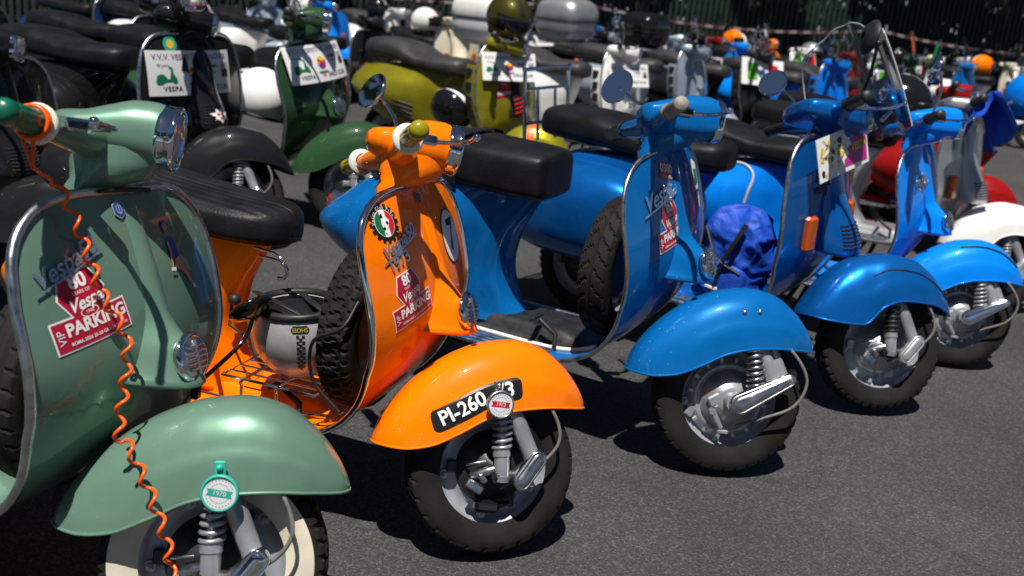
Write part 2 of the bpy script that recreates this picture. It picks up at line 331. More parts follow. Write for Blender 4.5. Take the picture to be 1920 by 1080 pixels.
class LS:
    """legshield and floor as one sheet, addressed by sideways y and arc length s from the top edge"""
    def __init__(s, st):
        P = smooth_path([(x, 0, z) for x, z in st['prof']], 10); s.P = P
        L = [0.]
        for a, b in zip(P, P[1:]): L.append(L[-1]+(b-a).length)
        s.L = np.array(L); s.X = np.array([p.x for p in P]); s.Z = np.array([p.z for p in P]); s.len = L[-1]
        s.w = pchip(*zip(*st['w'])); s.k0 = st['k']; s.nose = st['nose']
        nn = st['nose']; s.nw = pchip([a[0] for a in nn], [a[1] for a in nn]); s.np = pchip([a[0] for a in nn], [a[2] for a in nn]); s.ne = st['nexp']
    def base(s, q):
        x = float(np.interp(q, s.L, s.X)); z = float(np.interp(q, s.L, s.Z))
        if q < 0: z -= q; 
        return x, z
    def k(s, q): return s.k0*(1-min(1, max(0, (q-.42)/.30))**1.0*1.0)
    def nrm(s, y, q):
        x0, z0 = s.base(q-.012); x1, z1 = s.base(q+.012)
        tx, tz = x1-x0, z1-z0; l = sqrt(tx*tx+tz*tz)+1e-9
        nx, nz = -tz/l, tx/l
        v = Vector((nx, 2*s.k(q)*y*nx, nz)); return v.normalized()
    def hump(s, y, q):
        a = min(1, max(0, (q-.70)/.12)); a = a*a*(3-2*a)
        t = min(1, max(0, (.105-abs(y))/.035)); t = t*t*(3-2*t)
        return .042*a*t
    def pt(s, y, q, off=0.):
        x, z = s.base(q); p = Vector((x-s.k(q)*y*y, y, z+s.hump(y, q)))
        return p+s.nrm(y, q)*off if off else p
    def nose_pt(s, t, q, off=0.):
        wn, pn = s.nw(q), s.np(q); c = max(0., cos(pi*t/2))
        e = s.ne
        h = pn*c**e-.002
        p = s.pt(wn*t, q); n = s.nrm(0, q)
        return p+Vector((n.x, 0, n.z*.6)).normalized()*(h+off)
    def dmap(s): return lambda X, Y, off: s.pt(X, -Y, off)
LSC = {k: LS(v) for k, v in STY.items()}
def body_pt(B, u, v, side, off=0.):
    if 'F' not in B: B['F'] = {k: pchip(*zip(*B[k])) for k in ('xf', 'xr', 'W', 'sh', 'zb', 'zt')}
    F = B['F']
    def q(u, v):
        xf, xr = F['xf'](v), F['xr'](v); zb, zt = F['zb'](u), F['zt'](u)
        return Vector((xf+(xr-xf)*u, side*F['W'](v)*F['sh'](u), zb+(zt-zb)*v))
    p = q(u, v)
    if off:
        n = (q(min(1, u+.01), v)-q(max(0, u-.01), v)).cross(q(u, min(1, v+.01))-q(u, max(0, v-.01)))
        if n.length > 1e-9:
            n.normalize(); n *= 1 if n.y*side > 0 else -1; p += n*off
    return p
def fend_F(st):
    f = st['fend']
    if 'F' not in f:
        f['F'] = dict(top=pchip(*zip(*f['top'])), bot=pchip(*zip(*f['bot'])), w=pchip(*zip(*f['w'])))
    return f
def fend_pt(st, x, a, off=0.):
    """a in 0..pi from the near (right) lower edge over the ridge to the other lower edge"""
    f = fend_F(st); n = f['n']; F = f['F']
    def q(x, a):
        zt, zb, w = F['top'](x), F['bot'](x), F['w'](x)
        c, s_ = -cos(a), sin(a)
        y = w*math.copysign(abs(c)**(2/n), c); t = abs(s_)**(2/n*1.05)
        z = zb+(zt-zb)*t
        # raised swage panel low on the side
        if -.17 < x < .17:
            e = min(1, (x+.17)/.05, (.17-x)/.02); g = min(1, max(0, (.50-t)/.06)); y += math.copysign(.0035*e*g, c)
        return Vector((x, y, z))
    p = q(x, a)
    if off:
        n_ = (q(x+.004, a)-q(x-.004, a)).cross(q(x, min(pi, a+.03))-q(x, max(0, a-.03)))
        if n_.length > 1e-9:
            n_.normalize()
            if n_.dot(Vector((0, -cos(a), max(.2, sin(a))))) < 0: n_ = -n_
            p += n_*off
    return p
def fend_side(st):
    """map (x, z) print onto the near side of the fender"""
    f = fend_F(st); F = f['F']; n = f['n']
    def fm(X, Y, off):
        zt, zb = F['top'](X), F['bot'](X); t = min(1., max(0., (Y-zb)/(zt-zb)))
        s_ = t**(n/2/1.05); return fend_pt(st, X, math.asin(min(1, s_)), off)
    return fm
def tyre_g(R, rim, hw, tread, ww=False):
    g = G(); n = 252
    prof = [(-.78, rim-.006), (-.92, rim+.012), (-1, (R+rim)/2-.004), (-1.0, (R+rim)/2+.012), (-.93, R-.016), (-.86, R-.0085), (-.80, R-.0055), (-.66, R-.0035), (-.52, R-.002), (-.40, R-.001), (-.26, R-.0003), (-.13, R), (0, R)]
    prof = prof+[(-a, b) for a, b in prof[-2::-1]]
    npf = len(prof); P = []
    for i in range(n):
        a = 2*pi*i/n; row = []
        for j, (y, r) in enumerate(prof):
            if r > R-.012:
                ay = abs(y); ph = i/n
                if tread == 'block':
                    k = (ph*42+(.5 if int(ay*3.1) % 2 else 0)+ay*.35*(1 if y > 0 else -1)) % 1
                    if k < .34 or j in (8, 16): r -= .0065
                elif tread == 'chevron':
                    k = (ph*28+ay*1.1+(.5 if y > 0 else 0)) % 1
                    if (k < .19 and ay > .2) or ay < .07: r -= .0055
                else:
                    k = (ph*36+(.5 if y > 0 else 0)+.4*ay) % 1
                    if (k < .2 and ay > .38) or j in (9, 15): r -= .0045
            row.append(Vector((r*sin(a), y*hw, r*cos(a))))
        P.append(row)
    f0 = len(g.f)
    g.grid(P, wu=True, mfun=(lambda i, j: 1 if j in (0, 1, 2) or j in (npf-2, npf-3, npf-4) else 0) if ww else None)
    for k in range(f0, len(g.f)):
        if 4 <= (k-f0) % (npf-1) <= npf-6: g.sm[k] = False
    return g
def rim_g(rim):
    g = G(); pr = [(rim-.004, .036), (rim+.002, .038), (rim+.003, .034), (rim-.004, .031), (rim-.012, .012), (rim-.020, .006), (.10, .004), (.092, .012), (.085, .013), (.05, .014), (.0, .014)]
    g.lathe([(r, -h) for r, h in pr], n=48); g.lathe(pr, n=48)
    return g
def drum_g(v):
    g = G()
    if v == 'A':
        g.lathe([(.090, -.010), (.090, -.016), (.086, -.020), (.084, -.026), (.078, -.028), (.076, -.033), (.05, -.036), (.046, -.046), (.024, -.048), (.022, -.062), (0, -.062)], n=40)
        for k in range(3):
            a = k*2*pi/3+.5; g.box((.094*sin(a), -.014, .094*cos(a)), (.034, .008, .03), Matrix.Rotation(-a, 3, 'Y') if 0 else None, .003)
    else:
        g.lathe([(.112, -.008), (.112, -.014), (.102, -.016), (.098, -.024), (.088, -.028), (.086, -.024), (.08, -.026), (.078, -.038), (.05, -.044), (.04, -.056), (.03, -.060), (.0, -.060)], n=40)
        for k in range(16):
            a = k*pi/8+.1; g.box((.105*sin(a), -.016, .105*cos(a)), (.012, .010, .018), Matrix.Rotation(a, 3, 'Y'), .002)
    return g
def nut_g(x, z, y=-.012, r=.0075):
    g = G(); g.lathe([(r, y+.006), (r, y-.007), (r*.8, y-.009), (r*.45, y-.009), (r*.45, y-.013), (0, y-.013)], (x, 0, z), n=6, smooth=False)
    g.lathe([(r*1.5, y+.003), (r*1.5, y-.001), (0, y-.001)], (x, 0, z), n=12, smooth=False); return g
def wheel(root, name, sty, x, M=None, rimmat=RIM, tread='road', ww=False, drum='A', drummat=DARKST, nuts=5, facing=True):
    st = STY[sty]; R, rim = st['R'], st['rim']
    if M is None: M = Matrix.Identity(4)
    T = M @ Matrix.Translation((x, 0, R))
    w_ = part(name, ('rim', rim), lambda: rim_g(rim), rimmat, root, T)
    part('tyre', ('tyre', R, rim, tread, ww), lambda: tyre_g(R, rim, .046, tread, ww), [RUBBER, WHITEW], w_)
    part('brake_drum', ('drum', drum), lambda: drum_g(drum), drummat, w_)
    for k in range(nuts):
        a = k*2*pi/nuts+.75; q = part('wheel_nut', ('nut',), lambda: nut_g(0, 0), SILVER, w_); q.location = (.117*(rim/.138)*sin(a), 0, .117*(rim/.138)*cos(a))
    v = part('valve', ('valve',), lambda: G().tube([(0, -.018, -.10), (0, -.03, -.095), (0, -.045, -.09)], [.006, .0035, .003], 8), BLACKP, w_)
    return w_
def link_cover_g(a, b, r0, r1, y0, y1):
    """rounded flat cover between two points of the side plane, r0 at a, r1 at b, standing from y0 to y1"""
    g = G(); A = Vector((a[0], a[1])); B = Vector((b[0], b[1])); d = (B-A).normalized(); n = Vector((-d.y, d.x))
    def ring(k, y):
        out = []
        for i in range(15):
            t = pi/2+pi*i/14; q = A+(d*cos(t)+n*sin(t))*r0*k; out.append(Vector((q.x, y, q.y)))
        for i in range(15):
            t = -pi/2+pi*i/14; q = B+(d*cos(t)+n*sin(t))*r1*k; out.append(Vector((q.x, y, q.y)))
        return out
    rs = [ring(1, y0), ring(1, y1+.004), ring(.9, y1), ring(.74, y1), ring(.70, y1+.002), ring(.62, y1-.001), ring(.2, y1-.002)]
    g.grid(rs, wv=True); g.cap(rs[-1]); return g
def spring_g(p0, p1, r=.022, turns=7, wr=.0042):
    a, b = Vector(p0), Vector(p1); d = (b-a).normalized(); u = d.orthogonal().normalized(); v = d.cross(u); n = int(turns*14)
    return G().tube([a+(b-a)*(i/n)+(u*cos(i*2*pi/14)+v*sin(i*2*pi/14))*r for i in range(n+1)], wr, 8)
def fork(root, M, v, springmat, covermat=ALU, R=.207):
    dz = R-.207
    if v == 'A':
        part('fork_leg', ('fork', v), lambda: G().tube([(-.05, -.03, .46), (-.01, -.062, .40), (.03, -.076, .335), (.072, -.082, .255), (.078, -.082, .235)], [.022, .022, .021, .0195, .019], 16), SILVER, root, M)
        s_ = part('shock_absorber', ('damp', v), lambda: G().tube([(-.012, -.062, .43), (-.004, -.075, .35), (.001, -.079, .255)], [.014, .014, .010], 12).tube([(.0, -.078, .262), (.002, -.08, .245)], [.021, .021], 16).tube([(.002, -.08, .247), (.006, -.082, .195)], [.0185, .0185], 16).tube([(.006, -.082, .20), (.006, -.082, .186)], [.022, .019], 16), SILVER, root, M)
        part('coil_spring', ('spring', v), lambda: spring_g((-.004, -.075, .372), (.001, -.078, .258), .0205, 7.5, .0046), springmat, s_)
        k = part('suspension_link', ('link', v), lambda: G().tube([(.0, -.03, .197), (.0, -.088, .197)], [.02, .02], 16).tube([(.0, -.078, .197), (.04, -.08, .20), (.078, -.08, .232)], [.018, .015, .018], 10).lathe([(.011, -.085), (.011, -.094), (.006, -.097), (0, -.097)], (-.004, 0, .197), n=12), DARKST, root, M)
        part('link_cover', ('lcov', v), lambda: link_cover_g((.052, .19), (.086, .243), .0215, .0215, -.086, -.106), covermat, k)
        part('brake_caliper', ('brk', v), lambda: G().tube([(-.058, -.048, .19), (-.03, -.07, .205), (.0, -.074, .215)], [.009, .012, .011], 8).box((-.052, -.062, .168), (.045, .018, .022), Matrix.Rotation(.5, 3, 'Y'), .004).tube([(-.072, -.045, .215), (-.058, -.06, .222), (-.03, -.06, .228)], [.003]*3, 6).box((-.035, -.06, .19), (.03, .03, .018), Matrix.Rotation(.9, 3, 'Y'), .005), ALU, root, M)
    else:
        part('fork_leg', ('fork', v), lambda: G().tube([(-.05, -.03, .46), (.02, -.055, .41), (.068, -.072, .34), (.10, -.078, .27)], [.022, .022, .0205, .019], 16), SILVER, root, M)
        s_ = part('shock_absorber', ('damp', v), lambda: G().tube([(.07, -.05, .40), (.105, -.062, .34), (.115, -.067, .31)], [.013, .013, .010], 12).tube([(.1, -.064, .335), (.125, -.07, .285)], [.019, .02], 14), SILVER, root, M)
        part('coil_spring', ('spring', v), lambda: spring_g((.03, -.076, .385), (.052, -.08, .252), .0205, 8.5, .0045), springmat, s_)
        k = part('suspension_link', ('link', v), lambda: G().tube([(.0, -.03, .205), (.0, -.088, .205)], [.026, .024], 18).tube([(.0, -.08, .205), (.135, -.08, .283)], [.02, .014], 10).lathe([(.013, -.088), (.013, -.103), (.008, -.106), (0, -.106)], (.136, 0, .284), n=16), SILVER, root, M)
        part('link_cover', ('lcov', v), lambda: link_cover_g((.012, .205), (.138, .285), .029, .0165, -.086, -.104), covermat, k)
        part('brake_lever_arm', ('brk', v), lambda: G().box((-.04, -.05, .205), (.05, .012, .03), Matrix.Rotation(-.6, 3, 'Y'), .004).tube([(-.048, -.05, .17), (-.035, -.056, .15), (-.02, -.056, .128)], [.011, .009, .008], 8).lathe([(.010, -.05), (.010, -.064), (0, -.064)], (-.05, 0, .172), n=6, smooth=False).box((-.013, -.056, .118), (.03, .014, .012), None, .003).box((-.1, -.02, .16), (.022, .014, .03), Matrix.Rotation(.5, 3, 'Y'), .003), SILVER, root, M)
    part('brake_cable', ('cable', v), lambda: (G().tube(smooth_path([(.06, -.06, .41), (.115, -.085, .36), (.14, -.09, .30), (.12, -.085, .25), (.06, -.07, .20), (.01, -.065, .165)], 8), .0042, 8) if v == 'A' else G().tube(smooth_path([(.09, -.06, .40), (.15, -.09, .35), (.185, -.10, .285), (.16, -.095, .215), (.09, -.07, .17), (.02, -.06, .14)], 8), .0042, 8)), CABLE, root, M)
def fender_g(st):
    f = st['fend']; x0, x1 = f['top'][0][0], f['top'][-1][0]
    xs = [x0+(x1-x0)*(.5-.5*cos(pi*i/56)) for i in range(57)]
    P = [[fend_pt(st, x, pi*j/44) for j in range(45)] for x in xs]
    g = G(); g.grid(P)
    g.grid([[p*1.0+Vector((0, -.002*(1 if p.y > 0 else -1) if abs(p.y) > .003 else 0, -.0025)) for p in r] for r in P])
    edge = [P[i][0] for i in range(57)]+[P[i][-1] for i in range(56, -1, -1)]
    g.tube(edge, .0032, 8, closed=True)
    return g
def legs_g(sty):
    ls = LSC[sty]; n = 84
    ss = [ls.len*(i/n)**1.45 for i in range(n+1)]
    P = [[ls.pt(ls.w(q)*math.copysign(abs(v)**.9, v), q) for v in [(-1+2*j/40) for j in range(41)]] for q in ss]
    # the top edge is arched: rows near s=0 dip towards the corners through the width table
    return G().sheet(P, .0035)
def edge_path(sty, s1=None, n=90, off=0.):
    ls = LSC[sty]; s1 = s1 or ls.len; q = [s1*(i/n)**1.6 for i in range(n+1)]
    a = [ls.pt(-ls.w(t), t, off) for t in reversed(q)]; b = [ls.pt(ls.w(t), t, off) for t in q]
    top = [ls.pt(-ls.w(0)+2*ls.w(0)*i/10, 0, off) for i in range(1, 10)]
    return a+top+b
def nose_g(sty):
    ls = LSC[sty]; a, b = ls.nose[0][0], ls.nose[-1][0]; n = 44
    P = [[ls.nose_pt(-1+2*j/36, a+(b-a)*i/n) for j in range(37)] for i in range(n+1)]
    low = [p*1.0+Vector((-.004, 0, -.004)) for p in P[-1]]; mid = sum(P[-1], Vector())/37
    P.append(low); P.append([p*.9+Vector((ls.base(b)[0]*.1, 0, p.z*.1-.004)) for p in low])
    P.append([Vector((ls.base(b)[0], p.y*.9, p.z)) for p in P[-1]])
    return G().grid(P)
def body_g(sty):
    B = STY[sty]['body']; n = 64
    us = [(.5-.5*cos(pi*i/n)) for i in range(n+1)]; vs = [i/24 for i in range(25)]
    P = [[body_pt(B, u, v, -1) for v in vs]+[body_pt(B, u, v, 1) for v in reversed(vs)] for u in us]
    return G().grid(P, wv=True)
def seat_loft(stn, n=3.2, ribs=0, nv=48, ns=46, crown=.0):
    xs = [a[0] for a in stn]; X = xs[0], xs[-1]; sx = [-x for x in xs]
    hw = pchip(sx, [a[1] for a in stn]); zb = pchip(sx, [a[2] for a in stn]); zt = pchip(sx, [a[3] for a in stn])
    g = G(); P = []
    for i in range(ns+1):
        x = X[0]+(X[1]-X[0])*(.5-.5*cos(pi*i/ns)); w_, b_, t_ = hw(-x), zb(-x), zt(-x); c_ = (b_+t_)/2; h_ = (t_-b_)/2; row = []
        for j in range(nv):
            a = 2*pi*j/nv; c, s_ = cos(a), sin(a)
            y = w_*math.copysign(abs(c)**(2/n), c); z = h_*math.copysign(abs(s_)**(2/n), s_)
            if ribs and s_ > 0:
                q_ = 1-2*(j/(nv/2)); y = w_*q_; z = h_*max(0., 1-abs(q_)**n)**(1/n)
            if s_ > 0: z += crown*(1-(y/max(w_, 1e-4))**2)
            if ribs and s_ > 0 and abs(y) < w_*.86: z += .006*(abs(sin(ribs*pi*y/.26))**.5-.7)*min(1, w_/.06)
            row.append(Vector((x, y, c_+z)))
        P.append(row)
    g.grid(P, wv=True); g.cap(P[0], smooth=True); g.cap(P[-1], smooth=True); return g
SEATS = dict(
 sport=([(-.570, .012, .672, .700), (-.576, .045, .660, .724), (-.60, .082, .655, .742), (-.65, .112, .655, .750), (-.75, .132, .66, .757), (-.9, .140, .672, .772), (-1.05, .138, .685, .792), (-1.2, .120, .70, .812), (-1.285, .09, .715, .815), (-1.32, .03, .74, .80)], 3.4),
 boxy=([(-.590, .07, .675, .775), (-.594, .098, .665, .789), (-.612, .113, .66, .796), (-.68, .125, .66, .800), (-.80, .132, .665, .803), (-.92, .132, .67, .808), (-1.0, .126, .675, .806), (-1.03, .105, .69, .79), (-1.035, .08, .70, .77)], 5.),
 twin=([(-.610, .03, .70, .755), (-.62, .075, .69, .778), (-.66, .105, .688, .79), (-.75, .125, .69, .79), (-.90, .14, .695, .785), (-1.0, .145, .70, .80), (-1.12, .142, .705, .825), (-1.3, .128, .71, .83), (-1.38, .10, .715, .815), (-1.40, .05, .73, .79)], 3.4),
 big=([(-.60, .04, .73, .775), (-.61, .085, .715, .805), (-.65, .115, .71, .825), (-.75, .14, .715, .825), (-.92, .165, .735, .822), (-1.02, .175, .745, .85), (-1.10, .172, .75, .885), (-1.3, .155, .76, .90), (-1.45, .125, .765, .885), (-1.5, .06, .79, .855)], 3.0))
def seat_g(kind):
    st, n = SEATS[kind]; return seat_loft(st, n, ribs=9 if kind == 'sport' else 0, nv=176 if kind == 'sport' else 56, crown=.006)
HX, HZ = -.300, .932      # handlebar centre in the steering frame
def head_loft(stn, n=2.6, nv=36, ox=0, oz=0):
    P = []
    for x, hw, u_, d_ in stn:
        row = []
        for j in range(nv):
            a = 2*pi*j/nv; c, s_ = cos(a), sin(a); y = hw*math.copysign(abs(c)**(2/n), c); z = (u_ if s_ > 0 else d_)*math.copysign(abs(s_)**(2/n), s_)
            row.append(Vector((HX+x+ox, y, HZ+z+oz)))
        P.append(row)
    g = G().grid(P, wv=True); g.cap(P[0]); g.cap(P[-1]); return g
def dense(stn, n=22):
    xs = [a[0] for a in stn]; f = [pchip(xs, [a[i] for a in stn]) for i in (1, 2, 3)]
    return [(x, f[0](x), f[1](x), f[2](x)) for x in [xs[0]+(xs[-1]-xs[0])*i/n for i in range(n+1)]]
def headset_g(kind):
    if kind == 'round':
        g = head_loft(dense([(-.052, .014, .012, .012), (-.047, .034, .020, .024), (-.03, .048, .026, .036), (.0, .055, .030, .046), (.045, .057, .046, .05), (.09, .057, .060, .052), (.12, .055, .061, .054), (.143, .053, .056, .054)]), 2.3, ox=-.022, oz=.022)
        r0 = .030
    elif kind == 'hex':
        g = head_loft(dense([(-.052, .03, .010, .015), (-.047, .05, .02, .03), (-.02, .06, .032, .048), (.03, .064, .048, .056), (.085, .066, .064, .056), (.125, .066, .066, .052), (.152, .064, .060, .048)]), 3.2, oz=.016)
        r0 = .032
    else:
        g = head_loft(dense([(-.12, .05, .012, .015), (-.115, .085, .022, .028), (-.08, .105, .034, .04), (0, .112, .040, .045), (.06, .105, .046, .048), (.10, .085, .048, .048), (.118, .07, .044, .044)]), 3.6)
        r0 = .038
    # neck down to the column
    g.grid([[Vector((HX+dx+rx*cos(2*pi*k/24), ry*sin(2*pi*k/24), z)) for k in range(24)] for dx, rx, ry, z in ((.040, .084, .050, HZ-.008), (.038, .080, .049, HZ-.035), (.030, .068, .046, HZ-.058), (.010, .046, .040, HZ-.074), (-.012, .031, .036, HZ-.088), (.004, .030, .032, HZ-.16), (.02, .03, .03, HZ-.22))], wv=True)
    for s_ in (-1, 1):
        g.tube([(HX+.0, s_*.035, HZ-.004), (HX-.002, s_*.08, HZ-.006), (HX-.014, s_*.13, HZ-.006), (HX-.03, s_*.205, HZ-.006)], [r0*1.15, r0, .0265, .0205], 20)
        g.lathe([(.0225, 0), (.0225, .006), (.0, .006)], (HX-.03, s_*.203, HZ-.006), (0, s_, 0), 20)
    return g
def grip_g(kind, s_):
    g = G(); o = (HX-.034, s_*.205, HZ-.006); ax = (-.08, s_, 0)
    if kind == 'ribbed':
        n = 48; P = []
        for r, h, rb in ((.018, .012, 0), (.0195, .016, .1), (.0205, .03, 1), (.020, .06, 1), (.0195, .09, 1), (.0185, .104, .3), (.0165, .108, 0), (.018, .112, 0), (.0205, .120, 0), (.0205, .132, 0), (.0175, .142, 0), (.010, .147, 0), (.0, .148, 0)):
            A = Vector(ax).normalized(); u_ = A.orthogonal().normalized(); v_ = A.cross(u_)
            P.append([Vector(o)+A*h+(u_*cos(2*pi*k/n)+v_*sin(2*pi*k/n))*(r*(1+.05*rb*(1 if k % 4 < 2 else -1))) for k in range(n)])
        g.grid(P, wv=True)
    else:
        g.lathe([(.021, .0), (.021, .006), (.0165, .008), (.0175, .02), (.0185, .06), (.018, .10), (.0175, .122), (.0195, .126), (.0195, .132), (.014, .138), (0, .139)], o, ax, 28)
    return g
def flange_g(s_):
    g = G(); A = Vector((-.08, s_, 0)); g.lathe([(.016, .002), (.030, .003), (.0335, .008), (.0335, .013), (.030, .018), (.017, .019)], (HX-.034, s_*.205, HZ-.006), A, 32); return g
def lever_g(s_):
    g = G(); g.box((HX+.018, s_*.175, HZ+.004), (.045, .034, .022), None, .005)
    g.tube(smooth_path([(HX+.03, s_*.178, HZ+.002), (HX+.07, s_*.205, HZ+.002), (HX+.088, s_*.26, HZ), (HX+.080, s_*.325, HZ-.002)], 6), [.008]*6+[.0085]*7+[.0065]*6, 10, flat=.6)
    g.ball((HX+.079, s_*.33, HZ-.002), .0085); return g
def mirror_g(c, d, r, stalk):
    """round mirror: case back towards d, stalk points given"""
    g = G(); c = Vector(c); d = Vector(d).normalized()
    g.lathe([(r*.2, .024), (r*.75, .016), (r, .004), (r*1.03, 0), (r*.97, -.003)], c, d, 36)
    g.tube(smooth_path(stalk, 8), .0048, 10); g.ball(stalk[-1], .010); return g
def stripes_g(sty, ys, s0, s1, r=.004, hgt=.006):
    ls = LSC[sty]; g = G()
    for y in ys:
        g.tube([ls.pt(y, s0+(s1-s0)*i/14, -.007) for i in range(15)], .0055, 8, flat=.8)
    return g
def scooter(sty, pose, col, label, o=None, group='parked scooters', lod=0):
    """pose = (x, y, yaw, lean, steering angle, scale)"""
    o = o or {}; st = STY[sty]; ls = LSC[sty]; x, y, yaw, lean, phi, sc = pose
    P = PAINT[col] if isinstance(col, str) else col
    r = thing('scooter', label, 'scooter', (x, y, 0), (-lean, 0, yaw), sc, group)
    M = steer_m(phi); MH = steer_m(phi+o.get('hphi', .06)) @ Matrix.Translation((0, 0, o.get('hz', 0)))
    trim = o.get('trim', ALU)
    L = part('legshield', ('legs', sty), lambda: legs_g(sty), P, r)
    part('legshield_trim', ('trim', sty, o.get('trimr', .0075)), lambda: G().tube(edge_path(sty), o.get('trimr', .0075), 10), trim, r)
    if st['nose'] and sty != 'gts':
        N = part('horn_cover', ('nose', sty), lambda: nose_g(sty), P, r)
        if st['horn']:
            s0, rr = st['horn']; c = ls.nose_pt(0, s0, -.006); nn = Vector((.93, 0, .26)).normalized()
            part('horn_ring', ('hring', sty), lambda: G().lathe([(rr*.92, -.012), (rr*1.1, .0), (rr*1.1, .003), (rr*.98, .009), (rr*.9, .008)], c, nn, 36), o.get('hornring', CHROME), N)
            def grille():
                g = G().lathe([(rr*.92, .006), (rr*.8, .010), (rr*.4, .013), (0, .014)], c, nn, 36)
                sd = Vector((0, 1, 0)); upv = nn.cross(sd)
                for q in (-.6, -.3, 0, .3, .6):
                    hl = rr*.72*sqrt(1-q*q); g.tube([c+nn*.0135+upv*(rr*.8*q)+sd*t*hl for t in (-1, -.5, 0, .5, 1)], .0032, 6)
                g.tube([c+nn*.0145+upv*(rr*.75*t) for t in (-1, 0, 1)], .004, 6)
                return g
            part('horn_grille', ('hgr', sty), grille, ALU if not o.get('darkhorn') else DARKST, N)
        if sty == 'px':
            def slats():
                g = G()
                for i in range(7):
                    q = .30+i*.011
                    g.tube([ls.nose_pt(t, q, .002) for t in (-.75, -.5, 0, .5, .75)], .0028, 6)
                return g
            part('horn_slats', ('slat', sty), slats, o.get('slatm', BLACKP), N)
            for s_ in (-1, 1) if o.get('ind', 1) else ():
                def ind():
                    g = G(); yy = s_*.185; c_ = ls.pt(yy, .315, .012); n_ = ls.nrm(yy, .315)
                    rot = n_.to_track_quat('X', 'Z').to_matrix(); g.box(c_, (.03, .052, .115), rot, .008); return g
                part('indicator', ('ind', s_), ind, AMBER, r)
    # floor
    ys = o.get('strips', (-.19, -.172, -.152, -.134, .19, .172, .152, .134))
    for yy in ys: part('floor_strip', ('strip', sty, yy), lambda: stripes_g(sty, [yy], .80, ls.len-.02), o.get('stripm', ALU), r)
    B = part('rear_body', ('body', sty), lambda: body_g(sty), P, r)
    part('brake_pedal', ('pedal', sty), lambda: G().tube([ls.pt(-.13, .80, -.008), ls.pt(-.12, .80, -.05), ls.pt(-.115, .86, -.085)], [.007, .008, .008], 8).box(ls.pt(-.115, .875, -.09), (.022, .06, .012), Matrix.Rotation(-.6, 3, 'Y'), .004), o.get('pedalm', BLACKP), r)
    if o.get('piping'):
        for s_ in (-1, 1):
            part('cowl_piping', ('pip', sty, s_), lambda: G().tube(smooth_path([body_pt(st['body'], u, v, s_, .002) for u, v in ((.50, .99), (.40, .96), (.31, .86), (.265, .70), (.25, .5), (.265, .3), (.32, .12), (.4, .02))], 8), .0065, 8), STRIPR, r)
    if st.get('cowl'):
        for s_ in (-1, 1):
            part('side_cowl', ('cowl', sty, s_), lambda: G().sell((-1.13, s_*.17, .475), (.36, .155, .185), .75, .85, 48, 28), P, r)
    if sty == 'gts':
        for s_ in (-1, 1):
            def vents():
                g = G()
                for i in range(5): g.tube([body_pt(st['body'], .20+.02*i*.3+t*.14, .46-.065*i, s_, .001) for t in (0, .5, 1)], .007, 6)
                return g
            part('cowl_vents', ('vent', s_), vents, BLACKP, r)
            def side():
                g = G(); a, b = .14, .52
                g.grid([[ls.pt(s_*ls.w(q), q)+Vector((-dx, s_*.004, 0)) for dx in (.0, .035, .07)] for q in [a+(b-a)*i/12 for i in range(13)]])
                for i in range(6):
                    q = a+(b-a)*(i+.2)/5.6; g.box(ls.pt(s_*ls.w(q), q)+Vector((-.035, s_*.007, 0)), (.07, .008, .012), None, .003)
                return g
            part('legshield_vent', ('lv', s_), lambda: G().sheet([[ls.pt(s_*ls.w(q), q)+Vector((-dx, s_*(.012-dx*.2), 0)) for dx in (.0, .04, .08)] for q in [.14+.38*i/12 for i in range(13)]], .006), P, r)
            for i in range(4):
                q = .19+i*.082
                part('vent_slot', ('vs', s_, i), lambda: G().box(ls.pt(s_*ls.w(q), q)+Vector((-.042, s_*.008, 0)), (.05, .022, .058), None, .004), BLACKP, r)
        part('tie_panel', ('tie',), lambda: nose_g('gts'), o.get('tiem', P), r)
        def slash():
            g = G()
            for i in range(4): g.tube([ls.nose_pt(t, .335+i*.026-t*.012, .002) for t in (-.8, -.3, .2, .75)], .0048, 6)
            return g
        part('tie_slashes', ('slash',), slash, o.get('slashm', DARKST), r)
    # seat
    sk = o.get('seat', 'sport'); sm = o.get('seatm', VINYL)
    Z = part('seat', ('seat', sk), lambda: seat_g(sk), sm, r)
    if o.get('strap'):
        def strap():
            stn, n = SEATS[sk]; g = G(); xx = o['strap']; hw = pchip([-a[0] for a in stn], [a[1] for a in stn])(-xx); zt = pchip([-a[0] for a in stn], [a[3] for a in stn])(-xx); zb = pchip([-a[0] for a in stn], [a[2] for a in stn])(-xx)
            Q = [[Vector((xx+dx, yy*hw*1.03, zz)) for yy, zz in ((-1.0, zb+.01), (-1.02, zt-.03), (-.93, zt+.004), (-.6, zt+.014), (0, zt+.017), (.6, zt+.014), (.93, zt+.004), (1.02, zt-.03), (1.0, zb+.01))] for dx in (-.016, -.012, .012, .016)]
            return g.sheet(Q, .004)
        part('seat_strap', ('strap', sk), strap, sm, Z)
    if o.get('seat_trim'):
        stn, n = SEATS[sk]
        part('seat_trim', ('strim', sk), lambda: G().tube([Vector((a[0]+(.004 if i == 0 else 0), -a[1]*1.01, a[3]-.022)) for i, a in enumerate(stn[1:-1])], .0035, 6), STRIPR if o['seat_trim'] == 1 else o['seat_trim'], Z)
    # running gear
    tread = o.get('tread', 'road'); ww = o.get('ww', False); fv = o.get('fork', 'A')
    wheel(r, 'front_wheel', sty, 0, M, o.get('rimm', RIM), tread, ww, fv, o.get('drumm', DARKST if fv == 'A' else ALU))
    wheel(r, 'rear_wheel', sty, st['rx'], None, o.get('rimm', RIM), tread, ww, 'A')
    part('front_fender', ('fend', sty), lambda: fender_g(st), o.get('fendm', P), r, M)
    fork(r, M, fv, o.get('springm', SILVER), o.get('coverm', ALU), st['R'])
